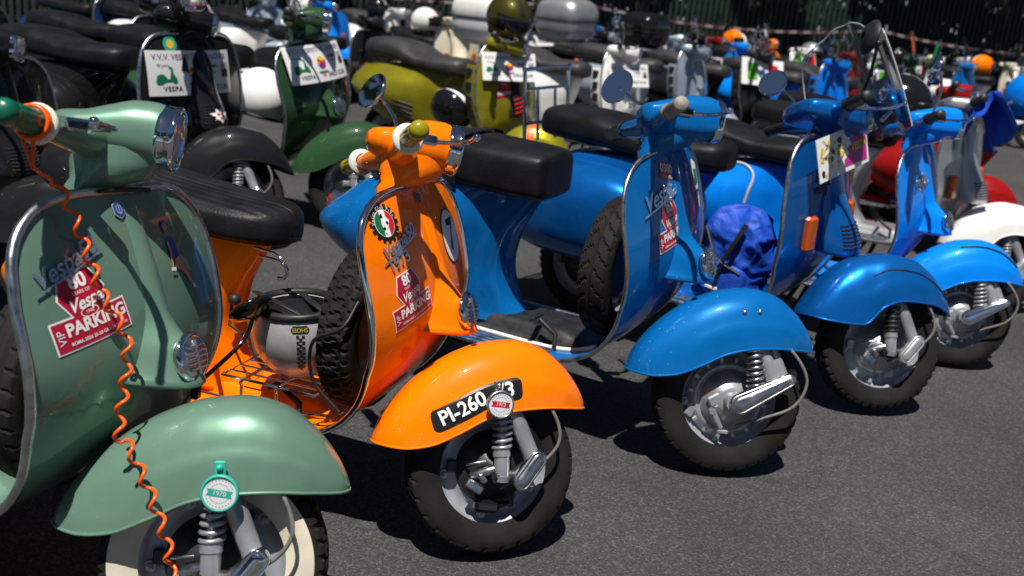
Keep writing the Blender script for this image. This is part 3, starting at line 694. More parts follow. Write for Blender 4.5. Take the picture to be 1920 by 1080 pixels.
    if lod < 1:
        part('kick_stand', ('kst', sty), lambda: G().tube([(-.62, -.08, .22), (-.70, -.15, .03), (-.72, -.17, .01)], .012, 8).tube([(-.62, .08, .22), (-.70, .15, .03), (-.72, .17, .01)], .012, 8).tube([(-.62, -.08, .21), (-.62, .08, .21)], .012, 8), DARKST, r)
        def eng():
            g = G(); g.sell((-.98, -.06, .235), (.17, .11, .085), .6, .7, 24, 14)
            g.lathe([(.085, 0), (.09, .02), (.075, .05), (.0, .055)], (-1.05, -.13, .27), (0, -1, 0), 28)
            for i in range(6): g.tube([(-1.05+sqrt(max(0, .075**2-(-.06+.024*i)**2))*t, -.186, .27-.06+.024*i) for t in (-1, 0, 1)], .005, 6)
            g.tube(smooth_path([(-.88, -.12, .2), (-.80, -.16, .19), (-.74, -.17, .215)], 5), .011, 8)
            return g
        E_ = part('engine', ('eng', sty), eng, o.get('engm', DARKST), r)
        part('kick_starter', ('kick', sty), lambda: G().tube(smooth_path([(-1.0, -.16, .30), (-.90, -.2, .26), (-.84, -.215, .24)], 5), .009, 8).tube([(-.845, -.20, .24), (-.845, -.27, .245)], .012, 8), ALU, r)
        part('exhaust', ('exh', sty), lambda: G().tube(smooth_path([(-.9, .02, .16), (-1.05, .04, .14), (-1.2, .06, .17), (-1.42, .08, .2)], 6), [.02]*6+[.045]*12+[.02], 14), DARKST, r)
    # tail
    T_ = part('tail_light', ('tail', sty), lambda: G().box(body_pt(st['body'], .985, .80, 1)*1.0+Vector((-.02, -body_pt(st['body'], .985, .80, 1).y, 0)), (.05, .085, .06), Matrix.Rotation(.25, 3, 'Y'), .012), REDL, r)
    part('tail_light_rim', ('tailr', sty), lambda: G().box(body_pt(st['body'], .985, .80, 1)*1.0+Vector((.0, -body_pt(st['body'], .985, .80, 1).y, .012)), (.05, .1, .07), Matrix.Rotation(.25, 3, 'Y'), .01), CHROME, T_)
    # steering head
    hk = o.get('head', st['head'])
    H = part('headset', ('head', hk), lambda: headset_g(hk), P, r, MH)
    if hk == 'round':
        zc = HZ+.026; part('headlight_bezel', ('bez', hk), lambda: G().lathe([(.0535, .100), (.0575, .101), (.0590, .108), (.0580, .124), (.0605, .127), (.0605, .133), (.055, .137), (.051, .134)], (HX+.008, 0, zc), (1, 0, -.04), 44), CHROME, H)
        part('headlight_lens', ('len', hk), lambda: G().lathe([(.0525, .130), (.046, .137), (.03, .142), (.0, .144)], (HX+.008, 0, zc), (1, 0, -.04), 36), GLASSL, H)
        part('headlight_reflector', ('lref', hk), lambda: G().lathe([(.0515, .129), (.035, .122), (.02, .112), (.0, .106)], (HX+.008, 0, zc), (1, 0, -.04), 36), CHROME, H)
    else:
        hw, hh, hx, hz = (.060, .052, .034, .018) if hk == 'hex' else (.062, .042, 0, 0)
        part('headlight_bezel', ('bez', hk), lambda: head_loft([(hx+.112, hw*1.05, hh*1.1, hh*1.1), (hx+.13, hw*1.05, hh*1.08, hh*1.08), (hx+.136, hw*1.0, hh*1.02, hh*1.02), (hx+.134, hw*.9, hh*.9, hh*.9)], 3.6, oz=hz), CHROME, H)
        part('headlight_lens', ('len', hk), lambda: head_loft([(hx+.132, hw*.93, hh*.93, hh*.93), (hx+.140, hw*.8, hh*.8, hh*.8), (hx+.143, hw*.3, hh*.3, hh*.3)], 3.6, oz=hz), GLASSL, H)
        part('headlight_reflector', ('lref', hk), lambda: head_loft([(hx+.131, hw*.92, hh*.92, hh*.92), (hx+.122, hw*.5, hh*.5, hh*.5)], 3.6, oz=hz), CHROME, H)
    gk = o.get('grip', 'plain'); gm = o.get('gripm', BLACKP)
    for s_ in (-1, 1):
        gr = part('handlebar_grip', ('grip', gk, s_), lambda: grip_g(gk, s_), gm, r, MH)
        if o.get('flange'): part('grip_flange', ('fla', s_), lambda: flange_g(s_), o['flange'], gr)
        part('hand_lever', ('lev', s_), lambda: lever_g(s_), o.get('leverm', CHROME), r, MH)
    part('key_switch', ('key',), lambda: G().lathe([(.011, .0), (.011, .004), (.006, .005), (.0, .005)], (HX-.043, -.012, HZ-.065), (-1, -.4, .1), 16), GLOSSB, H)
    if o.get('mirror'):
        for mm in o['mirror']:
            c, d, rad, stalk = mm
            q = part('mirror', None, lambda: mirror_g(c, d, rad, stalk), CHROME, r, MH)
            dd = Vector(d).normalized(); part('mirror_glass', None, lambda: G().lathe([(rad*.98, -.0035), (0, -.0035)], c, dd, 36), MIRROR, q)
    return r, P, M
# ------------------------------------------------------------------ ground
def asphalt():
    mm = mat('asphalt', (.085, .085, .087), .85)
    n = mm.node_tree.nodes; l = mm.node_tree.links; b = n['Principled BSDF']; tc = n.new('ShaderNodeTexCoord')
    v = n.new('ShaderNodeTexVoronoi'); v.inputs['Scale'].default_value = 195; l.new(tc.outputs['Object'], v.inputs['Vector'])
    v2 = n.new('ShaderNodeTexNoise'); v2.inputs['Scale'].default_value = 420; v2.inputs['Detail'].default_value = 3; l.new(tc.outputs['Object'], v2.inputs['Vector'])
    big = n.new('ShaderNodeTexNoise'); big.inputs['Scale'].default_value = 1.3; big.inputs['Detail'].default_value = 7; l.new(tc.outputs['Object'], big.inputs['Vector'])
    cr = n.new('ShaderNodeValToRGB'); e = cr.color_ramp.elements
    e[0].position = 0; e[0].color = (.022, .022, .023, 1); e[1].position = 1; e[1].color = (.44, .43, .42, 1)
    for p, c_ in ((.35, .034), (.62, .053), (.82, .084), (.92, .21)): q = cr.color_ramp.elements.new(p); q.color = (c_, c_*.99, c_*.98, 1)
    sep = n.new('ShaderNodeSeparateColor'); l.new(v.outputs['Color'], sep.inputs[0])
    mixv = n.new('ShaderNodeMath'); mixv.operation = 'MULTIPLY_ADD'; l.new(v2.outputs[0], mixv.inputs[0]); mixv.inputs[1].default_value = .55; 
    sb = n.new('ShaderNodeMath'); sb.operation = 'MULTIPLY_ADD'; l.new(sep.outputs[0], sb.inputs[0]); sb.inputs[1].default_value = .62; sb.inputs[2].default_value = -.08
    l.new(sb.outputs[0], mixv.inputs[2]); l.new(mixv.outputs[0], cr.inputs[0])
    mr = n.new('ShaderNodeMapRange'); mr.inputs[1].default_value = .3; mr.inputs[2].default_value = .7; mr.inputs[3].default_value = .72; mr.inputs[4].default_value = 1.25
    l.new(big.outputs[0], mr.inputs[0])
    mx = n.new('ShaderNodeMix'); mx.data_type = 'RGBA'; mx.blend_type = 'MULTIPLY'; mx.inputs[0].default_value = 1
    l.new(cr.outputs[0], mx.inputs[6]); l.new(mr.outputs[0], mx.inputs[7]); l.new(mx.outputs[2], b.inputs['Base Color'])
    bn = n.new('ShaderNodeBump'); bn.inputs['Distance'].default_value = .004; bn.inputs['Strength'].default_value = .9
    l.new(mixv.outputs[0], bn.inputs['Height']); l.new(bn.outputs[0], b.inputs['Normal'])
    return mm
def age(mm):
    n = mm.node_tree.nodes; l = mm.node_tree.links; b = n['Principled BSDF']; tc = n.new('ShaderNodeTexCoord')
    src = b.inputs['Base Color'].links[0].from_socket
    nz = n.new('ShaderNodeTexNoise'); nz.inputs['Scale'].default_value = 2.2; nz.inputs['Detail'].default_value = 5; l.new(tc.outputs['Object'], nz.inputs['Vector'])
    ad = n.new('ShaderNodeMix'); ad.data_type = 'RGBA'; ad.inputs[0].default_value = .22; l.new(tc.outputs['Object'], ad.inputs[6]); l.new(nz.outputs['Color'], ad.inputs[7])
    vo = n.new('ShaderNodeTexVoronoi'); vo.feature = 'DISTANCE_TO_EDGE'; vo.inputs['Scale'].default_value = .85; l.new(ad.outputs[2], vo.inputs['Vector'])
    c1 = n.new('ShaderNodeMapRange'); c1.inputs[1].default_value = .0015; c1.inputs[2].default_value = .006; c1.inputs[3].default_value = .78; c1.inputs[4].default_value = 1; l.new(vo.outputs['Distance'], c1.inputs[0])
    v2 = n.new('ShaderNodeTexVoronoi'); v2.inputs['Scale'].default_value = 1.7; l.new(tc.outputs['Object'], v2.inputs['Vector'])
    c2 = n.new('ShaderNodeMapRange'); c2.inputs[1].default_value = .03; c2.inputs[2].default_value = .075; c2.inputs[3].default_value = .5; c2.inputs[4].default_value = 1; l.new(v2.outputs['Distance'], c2.inputs[0])
    mu = n.new('ShaderNodeMath'); mu.operation = 'MULTIPLY'; l.new(c1.outputs[0], mu.inputs[0]); l.new(c2.outputs[0], mu.inputs[1])
    mx = n.new('ShaderNodeMix'); mx.data_type = 'RGBA'; mx.blend_type = 'MULTIPLY'; mx.inputs[0].default_value = 1
    l.new(src, mx.inputs[6]); l.new(mu.outputs[0], mx.inputs[7]); l.new(mx.outputs[2], b.inputs['Base Color']); return mm
gr = part('ground', None, lambda: G().grid([[Vector((-120+240*i/8, -60+240*j/8, 0)) for j in range(9)] for i in range(9)], smooth=False), age(asphalt()))
gr['kind'] = 'structure'
# ------------------------------------------------------------------ the front row
mint, P_, M_mint = scooter('small', (-.503, 1.592, -.245, .10, .385, 1.0), 'mint', 'mint green scooter with a whitewall front tyre and green grips',
    dict(grip='ribbed', gripm=GREENG, flange=WHITER, ww=True, tread='block', trim=ALU, trimr=.009, springm=SILVER, coverm=CHROME, hz=.014), 'scooters parked in the front row')
orange, P_, M_or = scooter('small', (-.014, 2.121, -.3053, .0082, .69, .965), 'orange', 'bright orange scooter with yellow grips and a black number plate on its fender',
    dict(grip='ribbed', gripm=YELG, flange=WHITER, tread='chevron', trim=CHROME, trimr=.0085, springm=SILVER, coverm=ALU, strips=(-.19, .19),
      hphi=.06, mirror=[((-.335, .17, 1.10), (.85, .35, -.3), .047, [(-.29, .045, .985), (-.295, .09, 1.03), (-.318, .155, 1.088)])]), 'scooters parked in the front row')
blue, P_, M_bl = scooter('special', (.658, 2.677, -.5038, -.0426, .6606, 1.033), 'blue', 'mid blue scooter with boxy black seat and grey grips, spare tyre behind its legshield',
    dict(head='hex', grip='plain', gripm=GREYG, tread='road', fork='B', seat='boxy', strap=-.88, piping=True, trim=ALU, trimr=.006, springm=ALU, drumm=SILVER,
      mirror=[((-.375, .20, 1.045), (.75, .62, -.25), .052, [(-.31, .06, .985), (-.335, .12, .995), (-.36, .185, 1.035)])]), 'scooters parked in the front row')
px, P_, M_px = scooter('px', (1.296, 3.27, -.62, -.04, .80, 1.035), 'pxblue', 'metallic blue scooter with amber indicators, a clear flyscreen and a colourful event plate',
    dict(seat='twin', tread='block', strips=(-.19, -.17, .17, .19), drumm=SILVER, coverm=SILVER, springm=BLACKP), 'scooters parked in the front row')
azure, P_, M_az = scooter('special', (1.813, 3.818, -.6166, -.047, .5974, .992), 'azure', 'bright azure scooter with a black line along its front fender',
    dict(head='hex', fork='B', seat='twin', piping=True, trim=ALU, trimr=.006, drumm=SILVER, coverm=CHROME), 'scooters parked in the front row')
silver, P_, M_si = scooter('px', (2.396, 4.741, -.712, -.053, .646, 1.01), 'silver', 'silver scooter with white fender and a blue cloth on its handlebar',
    dict(seat='twin', coverm=SILVER, fendm=PAINT['white']), 'scooters parked in the front row')
# ------------------------------------------------------------------ second row
dgreen, P_, M_dg = scooter('small', (-.877, 5.11, -.357, -.074, .584, 1.106), 'dgreen', 'dark green scooter with a white event sheet across its legshield',
    dict(seat='twin', trim=ALU, trimr=.008, drumm=SILVER, rimm=SILVER), 'scooters parked in the second row')
black, P_, M_bk = scooter('px', (-1.329, 4.534, -.40, -.0, .75, 1.08), 'black', 'black scooter with a white event sheet across its legshield',
    dict(seat='twin', trim=ALU, trimr=.008, ind=0), 'scooters parked in the second row')
olive, P_, M_ol = scooter('gts', (.075, 6.066, -.675, -.014, .616, 1.02), 'olive', 'olive yellow modern scooter with a grey two-level seat',
    dict(seat='big', seatm=GVINYL, head='rect', slashm=STRED, tiem=BLACKP), 'scooters parked in the second row')
# ------------------------------------------------------------------ print and badges on the front row
def ls_print(root, sty, name, items, mats, parent=None, label=None):
    """items: (geo, (y, s), ang, off, material index, thickness)"""
    fm = LSC[sty].dmap()
    def fn():
        g = G()
        for geo, c, ang, off, mi in items: decal(g, geo, fm, (c[0], -c[1]), ang, off, mi)
        return g
    return part(name, None, fn, mats, parent or root, None, label)
def at2(c, ang, dx, dy): return (c[0]+cos(ang)*dx-sin(ang)*dy, c[1]-(sin(ang)*dx+cos(ang)*dy))
def parking_sticker(root, sty, c, ang=.13, k=1.):
    hexp = lambda e: [(-.030-e*.4, .066+e), (.030+e*.4, .066+e), (.047+e, .028), (.026+e, -.012), (-.026-e, -.012), (-.047-e, .028)]
    ban = lambda e: [(-.076-e, -.056-e), (.076+e, -.056-e), (.076+e, -.006+e), (-.076-e, -.006+e)]
    sc = lambda p: [(x*k, y*k) for x, y in p]
    st = ls_print(root, sty, 'sticker', [(poly2(sc(hexp(.0035)), 3), c, ang, .0014, 0), (poly2(sc(ban(.003)), 3), c, ang, .0015, 0), (poly2(sc(hexp(0)), 3), c, ang, .0020, 1), (poly2(sc(ban(0)), 3), c, ang, .0021, 1)], [STW, STR], label='crimson event parking sticker with white lettering')
    t = lambda s_, z, dx, dy, a=0, **q: (text_geo(s_, z*k, **q), at2(c, ang, dx*k, dy*k), ang+a, .0030, 0)
    oval = [(p, i) for i, p in enumerate(circ(1, 24))]
    ring = G()
    its = [t('80', .036, 0, .050, bold=.0012), t('YEARS OF', .0085, 0, .031), t('Vespa', .030, 0, .013, .10, shear=.4, bold=.0006), t('1946', .0085, .002, -.0045),
           t('VIP', .019, -.064, -.031, pi/2), t('PARKING', .030, .010, -.024, bold=.0011), t('ROMA 2026 25-28 GIUGNO', .0082, -.002, -.047, bold=.0002), t('2346', .0075, .063, -.047)]
    for i in range(20):
        a0, a1 = 2*pi*i/20, 2*pi*(i+1)/20
        q = [(.017*cos(a0), .0075*sin(a0)), (.0185*cos(a0), .0088*sin(a0)), (.0185*cos(a1), .0088*sin(a1)), (.017*cos(a1), .0075*sin(a1))]
        its.append((poly2([(x*k, y*k-.0005*0) for x, y in q], 0), at2(c, ang, .002*k, -.0045*k), ang, .0030, 0))
    ls_print(root, sty, 'lettering', its, [STW], st)
    return st
def script_badge(root, sty, c, text, size, ang, mm=BADGE, line=True, shear=.42):
    its = [(text_geo(text, size, shear, .0012, .0007), c, ang, .0050, 0)]
    if line:
        n = len(text)*size*.27
        its.append((poly2([(-n, -size*.44), (n*.96, -size*.44), (n, -size*.35), (-n*.97, -size*.35)], 3), c, ang, .0052, 0))
        its.append((poly2([(-n, -size*.44), (n*.96, -size*.44), (n, -size*.35), (-n*.97, -size*.35)], 3), c, ang, .0036, 0))
    return ls_print(root, sty, 'name_badge', its, [mm])
def hex_badge(root, sty, c, r=.017):
    hx = lambda q: [(q*cos(a+pi/6), q*1.05*sin(a+pi/6)) for a in [i*pi/3 for i in range(6)]]
    b = ls_print(root, sty, 'crest', [(poly2(hx(r), 2), c, 0, .0035, 0), (poly2(hx(r*.86), 2), c, 0, .0042, 1)], [STGR, STBL])
    rg = []
    for i in range(16):
        a0, a1 = pi*.15+1.7*pi*i/16+pi/2*0, pi*.15+1.7*pi*(i+1)/16
        rg.append((poly2([(r*.42*cos(a0), r*.34*sin(a0)), (r*.52*cos(a0), r*.44*sin(a0)), (r*.52*cos(a1), r*.44*sin(a1)), (r*.42*cos(a1), r*.34*sin(a1))], 0), c, pi/2, .0048, 0))
    rg.append((poly2([(-r*.05, -r*.55), (r*.05, -r*.55), (r*.05, r*.55), (-r*.05, r*.55)], 1), c, 0, .0048, 0))
    ls_print(root, sty, 'crest_mark', rg, [STGR], b)
# mint
parking_sticker(mint, 'small', (-.163, .20), .20)
script_badge(mint, 'small', (-.185, .122), 'Vespa50', .042, .44)
hex_badge(mint, 'small', (-.035, .036))
parking_sticker(orange, 'small', (-.148, .252), .22, .93)
script_badge(orange, 'small', (-.155, .122), 'Vespa50', .040, .36)
ls_print(orange, 'small', 'year_numerals', [(text_geo('1973', .040, 0, .0012, .0006), (-.168, .163), .27, .003, 0)], [BADGE])
hex_badge(orange, 'small', (-.018, .034), .014)
parking_sticker(blue, 'special', (-.066, .205), .12)
script_badge(blue, 'special', (-.125, .118), 'Vespa', .062, .28, BADGE)
script_badge(blue, 'special', (-.045, .118), 'Special', .034, .28, BADGE, False)
hex_badge(blue, 'special', (-.005, .035), .014)
script_badge(azure, 'special', (-.10, .14), 'Vespa', .055, .28, ALU)
script_badge(azure, 'special', (-.05, .16), '50 Special', .026, .28, ALU, False)
# orange: club gear emblem, start number, fender plate
gearp = []
for i in range(16):
    a = 2*pi*i/16
    for da, rr in ((-.12, .040), (-.10, .047), (.10, .047), (.12, .040)): gearp.append((rr*cos(a+da), rr*sin(a+da)))
gc = (-.180, .072)
E1 = ls_print(orange, 'small', 'club_emblem', [(poly2(gearp, 2), gc, 0, .0015, 0), (poly2(circ(.032), 2), gc, 0, .0021, 2),
   (poly2(circ(.0305, 14, 0, 0, pi*.60, pi*1.40), 2), gc, 0, .0026, 1), (poly2(circ(.0305, 14, 0, 0, -pi*.40, pi*.40), 2), gc, 0, .0026, 3)], [STBK, STG, STW, STRED], label='black gear shaped club emblem on a green, white and red disc')
scp = [(-.010, -.022), (-.004, -.024), (.000, -.014), (.006, -.010), (.012, -.002), (.016, .004), (.011, .010), (.004, .010), (-.001, .004), (-.004, .010), (-.001, .020), (-.007, .022), (-.009, .012), (-.012, .000)]
lets = [(poly2(scp, 1), gc, .1, .0036, 0), (poly2([(-.010, .012), (-.002, .014), (-.004, .022), (-.011, .020)], 1), gc, 0, .0040, 1), (poly2(circ(.004, 10, .006, 0), 0), gc, 0, .0042, 1), (poly2(circ(.004, 10, -.007, -.012), 0), gc, 0, .0042, 1)]
for i, ch in enumerate('Vespa Club Pisa'):
    a = pi*.98-i*pi*.061
    if ch != ' ': lets.append((text_geo(ch, .0105), (gc[0]+.0365*cos(a), gc[1]-.0365*sin(a)), a-pi/2, .0030, 0))
ls_print(orange, 'small', 'emblem_print', lets, [STW, STBK], E1)
sc_ = (.115, .155)
E2 = ls_print(orange, 'small', 'start_number', [(poly2([(x*1.0, y*1.1) for x, y in circ(.064)], 2), sc_, 0, .0014, 1), (poly2([(x*1.0, y*1.1) for x, y in circ(.060)], 2), sc_, 0, .0020, 0)], [STW, STBK], label='white round start number 7 with a black rim')
ls_print(orange, 'small', 'numeral', [(text_geo('7', .105, .1, 0, .003), sc_, 0, .003, 0)], [STBK], E2)
FS = fend_side(STY['small']); FB = fend_F(STY['small'])['F']['bot']
def arc_map(x0, rise):
    xs = [x0+.004*i for i in range(110)]; pts = [(x, FB(x)+rise) for x in xs if x < .22]; L = [0.]
    for (a, b), (c, d) in zip(pts, pts[1:]): L.append(L[-1]+math.hypot(c-a, d-b))
    X = [p[0] for p in pts]
    def fm(u, v, off):
        x = float(np.interp(u, L, X)); sl = (FB(x+.01)-FB(x-.01))/.02; q = sqrt(1+sl*sl)
        return FS(x-v*sl/q, FB(x-v*sl/q*0)+rise+v/q*1.0, off)
    return fm
am = arc_map(-.172, .040)
gp = G(); decal(gp, poly2(rrect(.225, .050, .28, 5), 4), am, (.1125, .012), 0, .0018, 0)
NPl = part('number_plate', None, lambda: gp, [STBK], orange, M_or, 'curved black plate lettered PI-260 73 in white')
gp2 = G(); decal(gp2, text_geo('PI-260  73', .046, 0, 0, .0010, sp=.98), am, (.113, .012), 0, .0042, 0)
part('lettering', None, lambda: gp2, [STW], NPl)
def tax_disc(root, M, x, z, rim, mid, yr, r=.0285, y=-.128):
    h = part('tax_disc_holder', None, lambda: G().lathe([(r, .004), (r*1.14, .003), (r*1.16, -.004), (r*1.04, -.008), (r*1.0, -.006)], (x, y, z), n=36).lathe([(r*1.1, .004), (0, .004)], (x, y, z), n=36).box((x-.006, y+.010, z+r*1.35), (.020, .006, .03), Matrix.Rotation(-.1, 3, 'Y'), .003).lathe([(.006, -.004), (.005, -.010), (0, -.011)], (x-.006, y+.008, z+r*1.5), (0, 1, 0), 12).tube([(x-.006, y+.01, z+r*1.4), (x-.006, -.085, z+r*1.4+.01)], .004, 6), rim, root, M)
    fm = lambda X, Y, off: Vector((x+X, y-.0045-off, z+Y))
    g = G(); decal(g, poly2(circ(r*1.0, 32), 1), fm, (0, 0), 0, 0, 0); decal(g, poly2([(-r*.8, -r*.22), (-r*.68, 0), (-r*.8, r*.22), (r*.8, r*.22), (r*.68, 0), (r*.8, -r*.22)], 1), fm, (0, 0), -.05, .0006, 1)
    decal(g, text_geo(yr, r*.42), fm, (0, 0), -.05, .0012, 0)
    for rr in (.82, .60):
        for i in range(26):
            a = 2*pi*i/26
            if abs(sin(a)) > .38: decal(g, poly2([(-.0006*1.3, -.0012), (.0006*1.3, -.0012), (.0006, .0012), (-.0006, .0012)], 0), fm, (r*rr*cos(a), r*rr*sin(a)), a, .0006, 2)
    part('tax_disc', None, lambda: g, [STW, mid, STGR], h)
    part('disc_glass', None, lambda: G().lathe([(r*1.02, -.0068), (r*.9, -.0085), (0, -.0095)], (x, y, z), n=32), CLEAR, h)
tax_disc(mint, M_mint, .012, .365, STTQ, STTQ, '1970')
tax_disc(orange, M_or, -.030, .372, ALU, STRED, '1973')
# blue: further stickers
ls_print(blue, 'special', 'sticker', [(poly2([(-.04, -.024), (.04, -.024), (.04, .024), (-.04, .024)], 2), (-.052, .055), -.22, .0014, 0), (text_geo('0380', .034, 0, 0, .0005), (-.052, .050), -.22, .0026, 1), (text_geo('roma 2026', .012), (-.052, .072), -.22, .0026, 1)], [STR, STW], label='crimson sticker with the number 0380')
ls_print(blue, 'special', 'sticker', [(poly2(circ(.020, 24), 2), (.10, .062), 0, .0014, 0), (text_geo('50', .020), (.10, .062), 0, .0026, 1)], [STBL, STW], label='small round blue sticker')
ls_print(blue, 'special', 'sticker', [(poly2([(-.03, -.045), (.03, -.045), (.03, .03), (-.02, .05), (-.03, .045)], 2), (.195, .105), 0, .0014, 0), (poly2([(-.018, -.03), (.02, -.03), (.02, .012), (-.018, .02)], 2), (.195, .105), 0, .0022, 1)], [STW, STG], label='white and green paper sticker')
ls_print(blue, 'special', 'sticker', [(poly2([(.016*(1 if i % 2 else .62)*cos(2*pi*i/16), .028*(1 if i % 2 else .62)*sin(2*pi*i/16)) for i in range(16)], 2), (.215, .185), 0, .0014, 0)], [STW], label='white star shaped sticker')
for dx in (-.010, .032): part('fender_bolt', None, lambda: G().lathe([(.0065, .0), (.0065, .004), (.004, .006), (0, .0065)], fend_pt(STY['small'], dx, .62), (0, -1, .2), 12), ALU, blue, M_bl)
# azure and metallic blue: dark accent lines on the fenders
part('fender_line', None, lambda: G().tube([fend_pt(STY['small'], -.06+.026*i, .95-.015*i, .002) for i in range(10)], .0035, 8), BLACKP, azure, M_az)
part('fender_line', None, lambda: G().tube([fend_pt(STY['px'], -.10+.022*i, .62-.006*i, .001) for i in range(14)], .0022, 8), BLACKP, px, M_px)
# mint: seated figure sticker
pc = (.092, .125)
fig = [(poly2([(-.012, .022), (.012, .024), (.016, .0), (.012, -.024), (-.010, -.024), (-.014, .0)], 2), 0, 0), (poly2([(-.011, .054), (-.004, .058), (.006, .057), (.011, .050), (.010, .036), (-.010, .036)], 2), 0, 0), (poly2(circ(.008, 16, -.001, .044), 1), 1, 0),
   (poly2([(-.014, .018), (-.008, .020), (-.010, -.010), (-.020, -.034), (-.026, -.032), (-.017, -.008)], 2), 1, 0), (poly2([(-.010, -.020), (.012, -.018), (.022, -.048), (.036, -.082), (.030, -.086), (.010, -.052), (-.014, -.034)], 2), 1, 0),
   (poly2([(.012, -.014), (.034, -.034), (.040, -.060), (.026, -.052), (.018, -.036)], 2), 2, 0), (poly2([(.030, -.082), (.040, -.086), (.042, -.094), (.032, -.092)], 1), 3, 0), (poly2([(-.032, -.030), (-.016, -.034), (-.018, -.040), (-.034, -.036)], 1), 3, 0)]
ls_print(mint, 'small', 'sticker', [(g_, pc, .15, .0014+.0005*i, mi) for i, (g_, mi, _) in enumerate(fig)], [STBL, SKIN, STGR, STW], label='small sticker of a seated woman in a dark dress')
part('edge_clip', None, lambda: G().tube([LSC['small'].pt(-.075, -.0, .012), LSC['small'].pt(-.03, -.0, .012), LSC['small'].pt(.04, .004, .012), LSC['small'].pt(.062, .008, .010)], .0042, 8), BLACKP, mint)
# clamp mirror on the far edge of the mint legshield
def clamp_mirror(root, lsy, c, d, rad, mid):
    a = LSC['small'].pt(LSC['small'].w(lsy), lsy)
    q = part('mirror', None, lambda: G().lathe([(rad*.2, .024), (rad*.75, .016), (rad, .004), (rad*1.03, 0), (rad*.97, -.003)], c, d, 32).box(a, (.03, .022, .05), None, .005).tube(smooth_path([a, mid, Vector(c)+Vector(d).normalized()*.02], 6), .0052, 10).ball(Vector(c)+Vector(d).normalized()*.02, .012), GLOSSB, root, None, 'round mirror on a black arm clamped to the legshield edge')
    part('mirror_glass', None, lambda: G().lathe([(rad*.98, -.0035), (0, -.0035)], c, d, 32), MIRROR, q)
clamp_mirror(mint, .47, (-.20, .40, .575), (.66, -.2, -.75), .052, (-.20, .37, .50))
# ------------------------------------------------------------------ spare wheels, floor gear
def spare(root, x, z, tread):
    T = Matrix.Translation((x, -.01, z)) @ Matrix.Rotation(pi/2, 4, 'Z')
    w_ = part('spare_wheel', ('rim', .138), lambda: rim_g(.138), RIM, root, T)
    part('tyre', ('tyre', .207, .138, tread, False), lambda: tyre_g(.207, .138, .046, tread), [RUBBER, WHITEW], w_)
spare(orange, -.345, .49, 'block'); spare(blue, -.36, .50, 'chevron'); spare(mint, -.345, .49, 'road')
part('bungee_strap', None, lambda: G().tube(smooth_path([(-.30, -.17, .60), (-.31, -.225, .55), (-.385, -.222, .50), (-.39, -.205, .40), (-.32, -.20, .33)], 8), .0045, 8), BLACKP, orange)
def wire_rack():
    g = G(); z = .345
    g.tube([(-.66, -.175, z), (-.40, -.175, z), (-.40, -.02, z), (-.66, -.02, z)], .0042, 8, closed=True)
    for y in (-.14, -.10, -.06): g.tube([(-.66, y, z+.001), (-.40, y, z+.001)], .003, 8)
    for x in (-.60, -.50):
        g.tube(smooth_path([(x, -.02, z-.002), (x, -.175, z-.002), (x+.0, -.182, z-.02), (x, -.186, .245), (x-.0, -.20, .236)], 5), .004, 8)
    g.box((-.55, -.196, .239), (.15, .02, .006), None, .002); return g
part('floor_rack', None, wire_rack, CHROME, orange)
part('tunnel_trim', None, lambda: G().tube([LSC['small'].pt(-.095, .74+i*.05, -.004) for i in range(12)], .006, 8), CHROME, orange)
def mat_g():
    ls = LSC['special']; return G().sheet([[ls.pt(y, q, -.006) for y in [-.115+.0115*j for j in range(21)]] for q in [.66+.03*i for i in range(17)]], .004)
FM = part('floor_mat', None, mat_g, BLACKP, blue)
part('mat_edge', None, lambda: G().tube([LSC['special'].pt(-.117, .66+.03*i, -.006) for i in range(17)], .0075, 8), WHITER, FM)
part('bag_hook', None, lambda: G().tube(smooth_path([(-.655, -.03, .62), (-.60, -.03, .615), (-.575, -.03, .60), (-.58, -.03, .575), (-.60, -.03, .57)], 6), .0045, 8).tube([(-.655, -.05, .645), (-.60, -.05, .64), (-.58, -.05, .63)], .004, 8), CHROME, orange)
part('choke_knob', None, lambda: G().lathe([(.014, 0), (.016, .012), (.012, .022), (0, .024)], (-.715, -.055, .50), (1, -.5, .1), 16).tube([(-.715, -.055, .50), (-.72, -.06, .43), (-.66, -.09, .425)], .004, 8), BLACKP, orange)
def loc_of(root, p): return root.matrix_basis @ Vector(p)
# ------------------------------------------------------------------ loose things on the front row
def shell_g(r, cut, nu=36, nv=20, flip=False):
    g = G(); P = []
    for j in range(nv+1):
        th = -pi/2+(pi/2+cut)*j/nv
        P.append([Vector((r[0]*cos(th)*cos(2*pi*i/nu), r[1]*cos(th)*sin(2*pi*i/nu), r[2]*sin(th))) for i in range(nu)])
    g.grid(P, wv=True); Q = [[p*.9 for p in row] for row in P]; g.grid(Q, wv=True); g.grid([P[-1], Q[-1]], wv=True); return g
hp = loc_of(orange, (-.505, -.085, .472))
hel = thing('helmet', 'silver open helmet lying upside down on the floor rack of the orange scooter', 'helmet', hp, (.06, -.04, -.9), .965)
HELM = mat('silver_helmet', (.50, .50, .51), .32, .4, .6, noise=(20, .06, .06))
part('shell', None, lambda: shell_g((.125, .112, .125), .52), HELM, hel)
def rimg():
    g = G(); th = .50
    g.tube([Vector((.126*cos(th)*cos(a), .113*cos(th)*sin(a), .125*sin(th))) for a in [2*pi*i/40 for i in range(40)]], .011, 10, closed=True); return g
part('edge_trim', None, rimg, BLACKP, hel)
part('padding', None, lambda: G().sell((0, 0, -.0), (.106, .094, .07), 1, 1, 28, 14), VINYL, hel)
